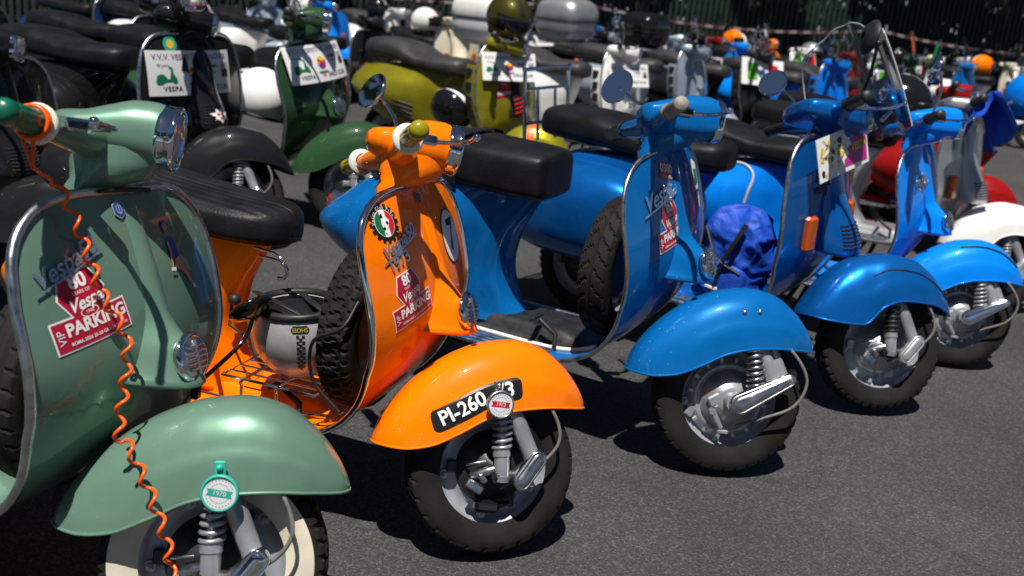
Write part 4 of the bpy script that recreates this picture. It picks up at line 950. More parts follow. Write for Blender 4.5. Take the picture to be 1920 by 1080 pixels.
part('chin_strap', None, lambda: G().tube(smooth_path([(.11, -.02, .06), (.06, -.06, .085), (-.02, -.075, .09), (-.08, -.07, .085), (-.11, -.04, .06)], 8), .010, 8, flat=.3).tube(smooth_path([(.115, .03, .06), (.05, .02, .075), (-.04, .03, .075), (-.11, .03, .06)], 8), .010, 8, flat=.3), BLACKP, hel)
def helm_map(az0):
    def fm(X, Y, off):
        a = az0+X/.118; th = Y/.122
        return Vector(((.125+off)*cos(th)*cos(a), (.112+off)*cos(th)*sin(a), (.125+off)*sin(th)))
    return fm
def chk():
    g = G(); fm = helm_map(-.42)
    for i in range(14):
        for j in range(3):
            if (i+j) % 2 == 0: decal(g, poly2([(-.0035, -.0035), (.0035, -.0035), (.0035, .0035), (-.0035, .0035)], 1), fm, (-.007+.007*j, .018-.007*i), 0, .0012)
    return g
part('checker_band', None, chk, STBK, hel)
gl = G(); decal(gl, poly2([(-.024, 0), (-.018, -.009), (.018, -.009), (.024, 0), (.018, .009), (-.018, .009)], 2), helm_map(-.42), (0, .034), 0, .0012, 0); decal(gl, text_geo('SHOEI', .014, 0, 0, .0003), helm_map(-.42), (0, .034), pi, .0022, 1)
part('maker_label', None, lambda: gl, [STBK, GOLD], hel)
# coiled cord
def cord():
    W = mint.matrix_basis; MHm = steer_m(.385+.06) @ Matrix.Translation((0, 0, .014))
    g0 = W @ (MHm @ Vector((HX-.036, -.232, HZ-.006)))
    K = [W @ (MHm @ Vector((HX-.030, -.225, HZ-.075)))]+[W @ LSC['small'].pt(y, q, o_) for y, q, o_ in ((-.175, -.012, .035), (-.155, .07, .022), (-.145, .18, .022), (-.12, .27, .03))]+[W @ (M_mint @ Vector(p)) for p in ((-.168, -.125, .455), (-.15, -.128, .43), (-.10, -.135, .35), (-.06, -.14, .26), (-.045, -.13, .17))]
    P = smooth_path(K, 40); L = 0; out = []
    prev = P[0]
    for i, p in enumerate(P):
        L += (p-prev).length; t = (P[min(i+1, len(P)-1)]-P[max(i-1, 0)]).normalized(); prev = p
        n_ = t.cross(Vector((0, 1, 0))).normalized(); b_ = t.cross(n_); rr = .0085*min(1, max(0, (i-14)/30))
        a = 2*pi*L/.046; out.append(p+(n_*cos(a)+b_*sin(a))*rr)
    g = G(); g.tube(out, .0033, 8)
    # loop round the grip
    ax = (W.to_3x3() @ (MHm.to_3x3() @ Vector((-.08, -1, 0)))).normalized(); u_ = ax.orthogonal().normalized(); v_ = ax.cross(u_)
    for d_, k in ((0, .0265), (.007, .0255)): g.tube([g0+ax*d_+(u_*cos(a)+v_*sin(a))*k for a in [2*pi*i/30 for i in range(30)]], .0035, 8, closed=True)
    g.tube([g0-Vector((0, 0, .024)), K[0]], .003, 8); g.tube([g0-Vector((.02, 0, .02)), K[0]], .003, 8)
    return g
tag(part('coiled_cord', None, cord, CORD), 'orange coiled safety cord hanging from the green grip of the mint scooter', 'cord')
# event plate on the metallic blue scooter, and other plates tied to legshields
def plate(root, sty, name, label, items, w_, h_, c, ang, mats, off=.016, cat='sign', base=0, group=None, flat=None):
    """a flat bent sheet tied in front of a legshield; items: (geo, dx, dy, turn, layer, material index) in sheet metres"""
    fm = LSC[sty].dmap(); cc = (c[0], -c[1])
    if flat is not None:      # a stiff board: tangent plane at the centre, turned by flat about the upright axis
        P0 = LSC[sty].pt(c[0], c[1]); n_ = Matrix.Rotation(flat, 3, 'Z') @ LSC[sty].nrm(c[0], c[1]); ex = Vector((0, 0, 1)).cross(n_).normalized(); ey = n_.cross(ex)
        fm = lambda X, Y, o_: P0+ex*(X-cc[0])+ey*(Y-cc[1])+n_*o_
    g = G(); decal(g, poly2([(-w_/2, -h_/2), (w_/2, -h_/2), (w_/2, h_/2), (-w_/2, h_/2)], 4), fm, cc, ang, off, base); decal(g, poly2([(-w_/2, -h_/2), (w_/2, -h_/2), (w_/2, h_/2), (-w_/2, h_/2)], 4), fm, cc, ang, off-.002, base)
    o = part(name, None, lambda: g, mats); o.matrix_basis = root.matrix_basis; tag(o, label, cat, group)
    g2 = G()
    for geo, dx, dy, a, layer, mi in items:
        decal(g2, geo, fm, (cc[0]+cos(ang)*dx-sin(ang)*dy, cc[1]+sin(ang)*dx+cos(ang)*dy), ang+a, off+.0008*layer, mi)
    part('print', None, lambda: g2, mats, o)
    return o
R4 = lambda x0, y0, x1, y1: [(x0, y0), (x1, y0), (x1, y1), (x0, y1)]
pb = mint.matrix_basis  # matrices are set on creation
pm = [STW, STMG, STYE, STBK]
blob = [(.0, -.052), (.15, -.058), (.155, .055), (.07, .052), (.045, .03), (.06, .012), (.018, .004), (.04, -.016), (.0, -.028)]
rnd = random.Random(3); splash = []
for i in range(26):
    x, y, r_ = rnd.uniform(-.15, -.01), rnd.uniform(-.055, .055), rnd.uniform(.003, .012)
    splash.append((poly2([(r_*rnd.uniform(.5, 1.4)*cos(2*pi*k/7), r_*rnd.uniform(.5, 1.4)*sin(2*pi*k/7)) for k in range(7)], 0), x, y, 0, 2, 2 if i % 3 else 3))
for i in range(9):
    x, y = rnd.uniform(-.12, -.0), rnd.uniform(-.05, .05); splash.append((poly2(R4(-.03, -.0012, .03, .0012), 1), x, y, rnd.uniform(-1, 1.2), 3, 3 if i % 2 else 2))
plate(px, 'px', 'event_plate', 'white, yellow and magenta event plate lettered VESPA on the metallic blue scooter', [(poly2(blob, 2), 0, 0, 0, 2, 1), (text_geo('VESPA', .036, 0, 0, .001), .098, .0, 0, 4, 2)]+splash, .33, .14, (-.06, .060), .14, pm, .055, flat=-.10)
part('number_tag', None, lambda: G().sheet([[LSC['px'].pt(.07+.01*j, .12+.008*i, .030) for j in range(6)] for i in range(9)], .003), GOLD, px)
script_badge(px, 'px', (-.10, .175), 'vespa', .050, .12, DARKST, False, .1)
def bag_g():
    g = G(); P = []; rn = random.Random(5); ph = [rn.uniform(0, 6.28) for _ in range(12)]
    for j in range(61):
        t = j/60; z = .40*t; e = min(1, (t/.12)**.5 if t < .12 else 1)*(1 if t < .7 else max(.0, 1-((t-.7)/.3)**3.2)**.5*(1-.2*(t-.7)/.3))
        row = []
        for i in range(96):
            a = 2*pi*i/96; c, s_ = cos(a), sin(a); x = .125*math.copysign(abs(c)**.55, c); y = .10*math.copysign(abs(s_)**.55, s_)
            wob = 1+.05*sin(3*a+ph[0]+6*t)+.035*sin(5*a+ph[1]-9*t)+.025*sin(9*a+14*t+ph[2])+.03*sin(17*t+ph[3]+2*a)
            p = Vector((x*e*wob, y*e*wob, z+.010*sin(4*a+ph[4]))); q = p*11+Vector((3, 7, 1)); rg = (1-2.2*abs(mnoise.noise(q)))*.012+(1-2.2*abs(mnoise.noise(q*2.1)))*.006
            row.append(p+Vector((c, s_, .2))*rg*min(1, e*1.2))
        P.append(row)
    g.grid(P, wv=True); return g
bag = thing('backpack', 'bright blue backpack with black straps on the floor of the metallic blue scooter', 'backpack', loc_of(px, (-.53, -.07, .245)), (0, .10, -.75), .9)
part('bag_body', None, bag_g, BAGB, bag)
part('front_pocket', None, lambda: G().sell((.03, -.085, .10), (.085, .045, .085), .6, .7, 24, 14), BAGB, bag)
part('shoulder_strap', None, lambda: G().tube(smooth_path([(.07, -.105, .36), (.055, -.135, .28), (.02, -.135, .18), (.0, -.13, .05)], 6), .014, 8, flat=.35).tube(smooth_path([(-.10, -.11, .30), (.0, -.14, .20), (.10, -.11, .16)], 6), .008, 8, flat=.4), BLACKP, bag)
for (x, z, a) in ((.0, .07, 0), (.03, .05, 1.3), (.105, .06, 1.2)): part('reflector_strip', None, lambda: G().box((x, -.135 if x < .1 else -.10, z), (.06, .006, .012), Matrix.Rotation(a, 3, 'Y'), .002), STW, bag)
# flyscreen, mirrors and rack of the metallic blue scooter
def screen():
    P = []
    for i in range(15):
        t = i/14; P.append([])
        for j in range(21):
            v = -1+2*j/20; wd = .215*(1-.32*max(0, t-.15)**2)*(1-.28*max(0, (t-.75)/.25)**2); y = wd*v
            P[-1].append(Vector((HX+.10-.30*y*y*3-.16*t+.004*cos(3*pi*v), y, HZ-.06+.36*t-.05*max(0, (t-.8)/.2)*v*v)))
    return G().sheet(P, .003)
FSc = part('flyscreen', None, screen, CLEAR, px, Matrix.Translation((.07, 0, 0)) @ steer_m(1.10))
part('screen_edge', None, lambda: (lambda P: G().tube(P, .0026, 8))([Vector((HX+.10-.30*y*y*3-.16*t+.004*cos(3*pi*v), y, HZ-.06+.36*t-.05*max(0, (t-.8)/.2)*v*v)) for t, v, y in [(tt, vv, .215*(1-.32*max(0, tt-.15)**2)*(1-.28*max(0, (tt-.75)/.25)**2)*vv) for tt, vv in [(i/20, -1) for i in range(21)]+[(1, -1+j/10) for j in range(1, 20)]+[(1-i/20, 1) for i in range(21)]]]), mat('clear_edge', (.75, .77, .8), .15, 0, trans=.6), FSc)
part('screen_bracket', None, lambda: G().tube([(HX+.10, -.07, HZ+.03), (HX+.06, -.08, HZ-.01)], .007, 8).tube([(HX+.10, .07, HZ+.03), (HX+.06, .08, HZ-.01)], .007, 8), CHROME, FSc)
def rack_g():
    g = G(); x = -1.42
    g.tube(smooth_path([(x, -.15, .68), (x-.02, -.15, .94), (x-.022, -.135, .96), (x-.022, .135, .96), (x-.02, .15, .94), (x, .15, .68)], 4), .008, 10)
    for y in (-.06, .06): g.tube([(x-.0, y, .68), (x-.018, y, .885)], .0065, 8)
    for z in (.885, .75): g.tube([(x-.015+.01*(1-z), -.15, z), (x-.015+.01*(1-z), .15, z)], .0065, 8)
    g.tube([(x, -.15, .68), (x+.12, -.14, .68)], .007, 8); g.tube([(x, .15, .68), (x+.12, .14, .68)], .007, 8); return g
part('luggage_rack', None, rack_g, CHROME, px)
for yv, cx, dm in ((-.33, -.36, (-.9, 0, .1)), (.33, -.36, (.7, .65, -.22))):
    q = part('mirror', None, lambda: mirror_g((cx, yv, 1.10), dm, .052, [(-.31, yv*.7, .95), (-.30, yv*.75, 1.02), (-.33, yv*.98, 1.09)]), BLACKP if yv < 0 else CHROME, px, steer_m(.86))
    part('mirror_glass', None, lambda: G().lathe([(.049, -.0035), (0, -.0035)], (cx, yv, 1.10), dm, 28), MIRROR, q)
for root, Mx in ((azure, M_az), (silver, M_si)): pass
# blue cloth hanging on the silver scooter's handlebar
def cloth():
    P = []
    for i in range(25):
        t = i/24; row = []
        for j in range(21):
            u = -.17+.34*j/20
            zz = .965-.20*abs(t-.45)*2*(.8+.3*sin(9*u+1)); row.append(Vector((HX+.02+.19*(t-.45)+.022*sin(28*u+5*t)+.01*sin(60*u), -.20+u*.9+.03*sin(7*t), min(zz, .985))))
        P.append(row)
    return G().sheet(P, .003)
cl = part('cloth', None, cloth, BAGB); cl.matrix_basis = silver.matrix_basis @ steer_m(.70); tag(cl, 'shiny blue cloth draped over the handlebar of the silver scooter', 'cloth')

part('disc_lock', None, lambda: G().box((-.012, -.040, .118), (.062, .034, .030), Matrix.Rotation(.05, 3, 'Y'), .008).tube([(.012, -.04, .118), (.045, -.038, .124)], .008, 10), GLOSSB, orange, M_or, 'black lock on the lower wheel rim')
# ------------------------------------------------------------------ sheets tied to the second row
sheet_m = [STW, STPU, STG, STGR, STRED, STBK, STYE, STBL]
scoot = [(-.030, -.012), (-.026, .002), (-.012, .006), (-.004, .002), (.004, -.006), (.010, -.004), (.014, .014), (.008, .018), (.010, .022), (.018, .020), (.022, .004), (.030, -.004), (.032, -.014), (.022, -.016), (.016, -.012), (-.006, -.013), (-.014, -.018), (-.026, -.018)]
def rally(k=1., gfx=True):
    it = [(text_geo('V.V.V. VESPISTI VILLANOVESI', .030*k, 0, 0, .0004), .0, .058*k, 0, 1, 1), (text_geo('80 years', .015*k), -.145*k, .028*k, 0, 1, 5), (poly2([(x*1.5*k, y*1.7*k) for x, y in scoot], 1), -.135*k, -.012*k, 0, 1, 2),
          (poly2([(x*k, y*k) for x, y in circ(.036, 20)], 1), .0, -.002*k, 0, 1, 0), (poly2([(x*k, y*k) for x, y in circ(.030, 20, 0, 0, .4, 3.4)], 1), .0, .0, 0, 2, 6), (poly2([(x*k, y*k) for x, y in circ(.030, 20, 0, 0, 3.4, 6.7)], 1), .0, .0, 0, 2, 1), (poly2([(-.030*k, -.006*k), (.030*k, -.006*k), (.030*k, .006*k), (-.030*k, .006*k)], 1), 0, 0, -.5, 3, 4),
          (poly2([(-.035*k, -.004*k), (.035*k, -.004*k), (.035*k, .004*k), (-.035*k, .004*k)], 1), 0, -.042*k, 0, 2, 2),
          (text_geo('ROMA', .022*k, 0, 0, .0006), .098*k, .022*k, 0, 1, 5), (text_geo('25-28 giugno', .011*k), .098*k, .002*k, 0, 1, 5), (poly2(R4(.150*k, -.022*k, .195*k, .034*k), 1), 0, 0, 0, 1, 3), (poly2(R4(.155*k, -.018*k, .19*k, .010*k), 1), 0, 0, 0, 2, 5),
          (text_geo('VESPA', .026*k, 0, 0, .0008, sp=1.2), -.11*k, -.058*k, 0, 1, 5), (text_geo('W', .026*k, 0, 0, .0008), .0, -.058*k, 0, 1, 4), (text_geo('ORLD CLUB', .026*k, 0, 0, .0008, sp=1.1), .105*k, -.058*k, 0, 1, 5)]
    return it
plate(black, 'px', 'event_sheet', 'white event sheet with purple heading tied across the black scooter', rally(1.12), .47, .185, (-.045, .165), .0, sheet_m, .014)
plate(dgreen, 'small', 'event_sheet', 'white event sheet with purple heading tied across the dark green scooter', rally(1.02), .43, .17, (-.02, .115), .0, sheet_m, .030)
ls_print(black, 'px', 'sticker', [(poly2(circ(.034, 24), 2), (-.15, .045), 0, .002, 0), (poly2(circ(.018, 24), 1), (-.15, .045), 0, .003, 1)], [STTQ, STYE], label='round pale sticker above the sheet')
ls_print(dgreen, 'small', 'sticker', [(poly2(rrect(.045, .08, .2), 2), (.235, .25), .1, .0014, 0), (text_geo('80', .024), (.235, .24), .1, .0026, 1)], [STR, STW], label='small crimson sticker')
def nose_sticker():
    g = G(); fm = lambda X, Y, off: LSC['px'].nose_pt(X/.09, .335-Y, .004+off)
    P = [((.040+.012*sin(5*a))*cos(a), (.022+.008*sin(7*a))*sin(a)) for a in [2*pi*i/24 for i in range(24)]]
    decal(g, poly2(P, 2), fm, (0, 0), 0, 0, 0)
    for x, y in ((-.012, .004), (.014, -.004), (0, -.010)): decal(g, poly2([(.008*cos(a), .006*sin(a)) for a in [i*1.05 for i in range(6)]], 1), fm, (x, y), 0, .001, 1)
    return g
part('sticker', None, nose_sticker, [STW, STRED], black, None, 'white and red cut out sticker on the nose')
plate(olive, 'gts', 'event_sheet', 'white event sheet tied across the olive scooter', rally(.86), .36, .17, (-.06, .155), .0, sheet_m, .055, flat=-.30)
ls_print(olive, 'gts', 'sticker', [(poly2(R4(-.065, -.045, .065, .0), 2), (-.09, .28), .1, .0024, 1), (poly2([(-.035, 0), (.035, 0), (.045, .03), (.03, .06), (-.03, .06), (-.045, .03)], 2), (-.09, .28), .1, .0026, 1), (text_geo('PARKING', .026, 0, 0, .001), (-.09, .303), .1, .004, 0), (text_geo('80', .03, 0, 0, .001), (-.09, .245), .1, .004, 0)], [STW, STR], label='crimson event parking sticker')
part('fender_stripe', None, lambda: G().grid([[fend_pt(STY['gts'], x, .15+2.8*j/16, .002) for j in range(17)] for x in (-.06, -.045, -.03, -.015)]), STOR, olive, M_ol)
# ------------------------------------------------------------------ helmets, top cases
def helmet(loc, yaw, cols, label, tilt=(0, 0), sc=1., group=None, visor=True):
    h = thing('helmet', label, 'helmet', loc, (tilt[0], tilt[1], yaw), sc, group)
    def sh():
        g = G(); P = []; nu, nv = 40, 24
        for j in range(nv+1):
            th = -.75+(pi/2+.75)*j/nv; row = []
            for i in range(nu):
                a = 2*pi*i/nu; f = 1+.06*max(0, cos(a))*max(0, -sin(th)+.2)
                row.append(Vector((.140*f*cos(th)*cos(a), .118*cos(th)*sin(a), .128*sin(th)+.10)))
            P.append(row)
        return g.grid(P, wv=True)
    part('shell', ('hshell',), sh, cols[0], h)
    part('visor', ('hvis',), lambda: G().sheet([[Vector((.146*cos(th)*cos(a)*(1+.05*max(0, .2-th)), .123*cos(th)*sin(a), .128*sin(th)+.10)) for a in [-1.15+2.3*i/22 for i in range(23)]] for th in [-.32+.62*j/8 for j in range(9)]], .003), cols[1], h)
    part('rim_trim', ('hrim',), lambda: G().tube([Vector((.105*cos(a), .088*sin(a), .012)) for a in [2*pi*i/30 for i in range(30)]], .008, 8, closed=True), BLACKP, h)
    part('stripe', ('hstr',), lambda: G().grid([[Vector((.141*cos(th), y*cos(th*.9), .129*sin(th)+.10))*1.004 for y in (-.016, 0, .016)] for th in [.4+2.3*i/20 for i in range(21)]]), cols[2] if len(cols) > 2 else cols[0], h)
    return h
def top_case(root, mm, label, x=-1.62, z=.92, k=1.):
    t = thing('top_case', label, 'case', root.matrix_basis @ Vector((x, 0, z)), tuple(root.rotation_euler), k, None)
    part('lower_shell', ('tcb',), lambda: G().sell((0, 0, .14), (.21, .22, .17), .6, .5, 36, 20), mm, t)
    part('lid', ('tcl',), lambda: G().sell((0, 0, .145), (.214, .225, .172), .62, .5, 36, 20, zmin=-.02), mm, t)
    part('seam', ('tcs',), lambda: G().sell((0, 0, .138), (.216, .227, .006), .3, .5, 36, 8), BLACKP, t)
    part('carrier', ('tcc',), lambda: G().box((.05, 0, -.035), (.34, .22, .03), None, .008).tube([(.15, -.1, -.04), (.25, -.1, -.12)], .01, 8).tube([(.15, .1, -.04), (.25, .1, -.12)], .01, 8), CHROME, t)
    return t
def gts_opts(**k): return dict(dict(seat='big', seatm=GVINYL, head='rect', drumm=SILVER, tiem=BLACKP, slashm=DARKST), **k)
helmet(olive.matrix_basis @ Vector((-.31, -.02, 1.005)), -1.0, [PAINT['dolive'], GLOSSB, BLACKP], 'dark olive and black helmet resting on the handlebar of the olive scooter', (0, .25), 1.15)
helmet(dgreen.matrix_basis @ Vector((-.47, -.13, .49)), 2.6, [STW, GLOSSB, BLACKP], 'white helmet with a dark visor behind the dark green legshield', (.2, -.1), 1.15)
helmet(olive.matrix_basis @ Vector((-.50, -.20, .46)), -.6, [GLOSSB, GLOSSB, STW], 'black helmet with a white stripe on the floor of the olive scooter', (.5, 0), 1.05)
# ------------------------------------------------------------------ further scooters: (style, x, y, yaw, colour, options, label)
pose = lambda x, y, yaw=-.6, st=.55, k=1.: (x, y, yaw, -.02, st, k)
white1, _, M_w1 = scooter('gts', (.911, 7.30, -.63, -.019, .6, 1.0), 'white', 'white modern scooter behind the blue one with a plain sheet on its front', gts_opts(tiem=PAINT['white']), 'scooters parked in the second row')
plate(white1, 'gts', 'event_sheet', 'white event sheet tied across the white modern scooter', rally(.86), .36, .17, (-.05, .20), .0, sheet_m, .055, flat=-.30)
top_case(white1, PAINT['white'], 'large white top case left of the olive helmet', k=1.15)
ice, _, M_ic = scooter('gts', (1.62, 8.45, -.62, -.007, .6, 1.02), 'icegrey', 'ice grey modern scooter beyond the white one', gts_opts(tiem=PAINT['icegrey']), 'scooters parked in the second row')
top_case(ice, PAINT['silver'], 'silver rounded top case right of the olive helmet', k=1.15)
flagp = [(poly2(R4(-.16, -.075, -.055, .075), 2), 0, 0, 0, 1, 2), (poly2(R4(.055, -.075, .16, .075), 2), 0, 0, 0, 1, 1), (poly2(circ(.03, 16), 1), 0, 0, 0, 1, 3), (poly2(R4(-.03, -.006, .03, .006), 0), 0, -.045, 0, 1, 3)]
fl_m = [STW, STRED, STLG, STBL]
blk2, _, M_b2 = scooter('gts', (2.25, 8.9, -.75, 0, .6, 1.0), 'black', 'black modern scooter carrying a large green, white and red flag sheet', gts_opts(), 'scooters parked in the second row')
plate(blk2, 'gts', 'flag_sheet', 'green, white and red flag sheet on the black modern scooter behind the blue headlight', flagp, .44, .24, (-.05, .17), -.05, fl_m, .06, flat=-.35)
az2, _, M_a2 = scooter('gts', (2.95, 8.9, -.80, 0, .55, 1.0), 'azure', 'azure modern scooter with a raised black screen behind the flyscreen', gts_opts(tiem=PAINT['azure']), 'scooters parked in the second row')
blk3, _, M_b3 = scooter('gts', (3.5, 9.1, -.80, 0, .55, 1.0), 'black', 'black modern scooter with a small flag sheet left of the flyscreen', gts_opts(), 'scooters parked in the second row')
plate(blk3, 'gts', 'flag_sheet', 'smaller green, white and red flag sheet beside the clear flyscreen', flagp, .36, .18, (-.05, .15), -.05, fl_m, .06, flat=-.35)
red1, _, M_r1 = scooter('small', (2.70, 5.75, -.78, 0, .6, 1.0), 'red', 'red scooter seen between the metallic blue and azure ones', dict(seat='twin'), 'scooters parked in the second row')
red2, _, M_r2 = scooter('small', (3.22, 5.32, -.75, -.03, .6, 1.0), 'red', 'dark red scooter at the right edge next to the silver one', dict(seat='twin'), 'scooters parked in the front row')
white0, _, M_w0 = scooter('small', (-2.95, 9.2, -.45, 0, .55, 1.05), 'white', 'white scooter at the top left behind the black one', dict(seat='twin'), 'scooters parked in the third row')
plate(white0, 'small', 'event_sheet', 'white and crimson sheet on the white scooter at the top left', [(poly2(R4(-.15, .01, .15, .09), 2), 0, 0, 0, 1, 1), (text_geo('80 ROMA', .05), 0, -.035, 0, 1, 1)], .32, .19, (0, .08), 0, [STW, STR], .03)
white4, _, M_w4 = scooter('small', (-2.05, 9.6, -.45, 0, .55, 1.05), 'white', 'second white scooter at the top left with a yellow sheet', dict(seat='twin'), 'scooters parked in the third row')
top_case(blk2, GLOSSB, 'black top case behind the ice grey scooter')
dark0, _, M_d0 = scooter('px', (-3.0, 5.6, -.35, 0, .6, 1.05), 'black', 'black scooter at the left edge half hidden behind the green grip', dict(seat='twin'), 'scooters parked in the third row')
dark2, _, M_d2 = scooter('px', (-1.62, 3.35, -.25, 0, .45, 1.0), 'black', 'black scooter close behind the mint one at the left edge', dict(seat='twin', trim=ALU), 'scooters parked in the second row')
dark3, _, M_d3 = scooter('px', (-2.15, 6.4, -.4, 0, .5, 1.05), 'black', 'black scooter with its seat showing left of the dark green legshield', dict(seat='twin'), 'scooters parked in the third row')
dark1, _, M_d1 = scooter('px', (-3.9, 9.8, -.45, 0, .5, 1.0), 'navy', 'dark blue scooter at the far top left with a silver fork cover', dict(seat='twin', coverm=STW, rimm=SILVER), 'scooters parked in the third row')
nav1, _, M_n1 = scooter('px', (-1.1, 8.2, -.5, 0, .5, 1.0), 'black', 'black scooter between the dark green and olive ones', dict(seat='twin'), 'scooters parked in the third row')
yel1 = plate(white4, 'small', 'event_sheet', 'yellow and pink sheet on a white scooter at the top', [(poly2(R4(-.14, -.08, .0, .0), 2), 0, 0, 0, 1, 1), (text_geo('67', .09, 0, 0, .002), 0, .03, 0, 1, 2)], .30, .19, (0, .08), 0, [STYE, STMG, STBK], .03)
# the far crowd to the right
cols = ['black', 'blue', 'white', 'red', 'silver', 'azure', 'orange', 'black', 'white', 'cream', 'dgreen', 'navy', 'white', 'black', 'icegrey', 'red']
words = dict(black='black', blue='mid blue', white='white', red='red', silver='silver', azure='azure', orange='orange', cream='cream', dgreen='dark green', navy='navy blue', icegrey='ice grey')
rnd = random.Random(11); n = 0; crowd = []
for row, (y0, dx, x0, cnt) in enumerate(((6.05, .62, 3.95, 5), (7.1, .70, 4.2, 5), (8.0, .80, 4.6, 6), (10.2, .78, -.6, 14), (11.4, .80, -3.0, 19), (13.0, .9, 1.5, 14))):
    for i in range(cnt):
        x = x0+i*dx+rnd.uniform(-.06, .06); y = y0+i*(.28 if row > 2 else .58)+rnd.uniform(-.1, .1)
        c_ = cols[(n*7+row*3) % 16] if row > 2 or n % 2 else ('azure', 'blue')[(n//2) % 2]; sty = ('gts', 'px', 'small', 'px')[(n+row) % 4]; n += 1
        u = ((x*R_.x+y*R_.y+(.8-CAM_H)*R_.z)/(x*fw.x+y*fw.y+(.8-CAM_H)*fw.z))*CAM_F+960
        if u > 2030 or u < -60: continue
        o = gts_opts(seatm=(VINYL, GVINYL)[n % 2]) if sty == 'gts' else dict(seat=('twin', 'sport')[n % 2], trim=(ALU, CHROME)[n % 2])
        s_, _, Mx = scooter(sty, pose(x, y, -.75+rnd.uniform(-.1, .1), rnd.uniform(.1, .7), 1.02), c_, '', o, 'far scooters massed before the fence', 1)
        crowd.append((s_, c_, sty, x, y, Mx))
seen_l = set()
for k, (s_, c_, sty, x, y, Mx) in enumerate(crowd):
    kind = {'gts': 'modern scooter', 'px': 'square nosed scooter', 'small': 'round nosed scooter'}[sty]
    nb = [words[crowd[j][1]] for j in (k-1, k+1) if 0 <= j < len(crowd)]
    s_['label'] = 'distant %s %s, beside %s' % (words[c_], kind, ' and '.join(dict.fromkeys(q+' one' if len(nb) == 1 else q for q in nb)))
    if s_['label'] in seen_l: s_['label'] += ', nearer fence'
    if s_['label'] in seen_l: s_['label'] += ' still'
    seen_l.add(s_['label'])
    if k % 3 == 0:
        hc = [(PAINT['white'], GLOSSB, STRED), (PAINT['navy'], GLOSSB, STW), (PAINT['silver'], GLOSSB, STBK), (PAINT['orange'], GLOSSB, STW), (GLOSSB, GLOSSB, STGR), (PAINT['azure'], GLOSSB, STW)][(k//3) % 6]
        nm = ['white', 'navy', 'silver', 'orange', 'black', 'azure'][(k//3) % 6]
        helmet(s_.matrix_basis @ Vector((-.80, 0, .80 if sty != 'gts' else .835)), rnd.uniform(-1, 1), hc, '%s helmet on the seat of a distant %s scooter%s' % (nm, words[c_], '' if k < 18 else ' near the fence'), (0, 0), 1.1, 'helmets on the far scooters')
    if k % 4 == 1:
        plate(s_, sty, 'event_sheet', ('pale sheet on the ' if k % 8 == 1 else 'flag sheet on the ')+s_['label'], rally(.7) if k % 8 == 1 else flagp, .34, .16, (-.04, .14), rnd.uniform(-.1, .1), sheet_m if k % 8 == 1 else fl_m, .06, 'sign', 0, 'sheets on the far scooters', -.25)
    if k % 5 == 2:
        def far_screen(): return G().sheet([[Vector((HX+.10-.12*t-2.2*y_*y_, y_*(1-.3*t), HZ+.02+.34*t)) for y_ in [-.16+.02*q for q in range(17)]] for t in [i/8 for i in range(9)]], .003)
        part('flyscreen', ('fscr',), far_screen, CLEAR, s_, Mx)
    for sd in (-1, 1):
        if k % 2 == 0:
            q = part('mirror', ('fmir', sd), lambda: mirror_g((-.36, sd*.30, 1.10), (-.9, 0, .1), .05, [(-.31, sd*.2, .95), (-.31, sd*.25, 1.03), (-.335, sd*.29, 1.09)]), CHROME if k % 4 else BLACKP, s_, Mx)
for root, Mx in ((dgreen, M_dg), (black, M_bk), (white1, M_w1), (ice, M_ic), (az2, M_a2), (blk2, M_b2), (azure, M_az)):
    for sd in (-1, 1):
        q = part('mirror', ('fmir', sd), lambda: mirror_g((-.36, sd*.30, 1.10), (-.9, 0, .1), .05, [(-.31, sd*.2, .95), (-.31, sd*.25, 1.03), (-.335, sd*.29, 1.09)]), CHROME, root, Mx)
        part('mirror_glass', ('fmg', sd), lambda: G().lathe([(.049, -.0035), (0, -.0035)], (-.36, sd*.30, 1.10), (-.9, 0, .1), 28), MIRROR, q)
helmet(silver.matrix_basis @ Vector((-.62, -.02, .79)), -.5, [GLOSSB, GLOSSB, STGR], 'glossy black helmet on the seat of the silver scooter', (0, 0), 1.2)
helmet(red2.matrix_basis @ Vector((-.55, .16, .84)), -.9, [PAINT['azure'], GLOSSB, STW], 'azure helmet with a white stripe at the far right edge', (0, 0), 1.25)
# flag on a whip aerial
fp = red2.matrix_basis @ Vector((-1.2, .1, .75)); FPO = thing('flag_pole', 'thin pole banded green, white and red at the right edge', 'flag', fp)
for i, mm in enumerate((STRED, STW, STG)): part('band', None, lambda: G().tube([(.02*i, 0, .16*i), (.02*i+.02, 0, .16*i+.16)], .012, 8), mm, FPO)
# ------------------------------------------------------------------ fence, barrier tape, trees
FG = mat('dark_green_fence_paint', (.012, .026, .018), .6, 0, noise=(6, .3, .1))
BARK = mat('bark', (.06, .042, .03), .9, 0, noise=(8, .5), bump=(22, .02))
def leaf_mat(name, col):
    mm = mat(name, col, .55, 0, noise=(1.5, .45)); return mm
LEAF = leaf_mat('leaf_green', (.035, .065, .018)); LEAFD = leaf_mat('dark_leaf_green', (.018, .036, .014))
F0, F1 = Vector((-11, 13.6, 0)), Vector((17, 20.5, 0)); fd = (F1-F0).normalized(); FL = (F1-F0).length
fen = thing('fence', 'tall dark green picket fence along the back behind all the scooters', 'fence', F0, (0, 0, atan2(fd.y, fd.x)))
np_ = 290
for i in range(np_):
    p = part('picket', ('picket',), lambda: G().box((0, 0, 1.55), (.066, .03, 2.9), None, .004), FG, fen); p.location = (FL*i/(np_-1), 0, 0)
for i in range(12):
    p = part('post', ('post',), lambda: G().box((0, .06, 1.6), (.09, .08, 3.2), None, .006), FG, fen); p.location = (FL*i/11+.05, 0, 0)
for z in (.3, 1.6, 2.85):
    part('rail', None, lambda: G().box((FL/2, .035, z), (FL, .035, .06), None, .004), FG, fen)
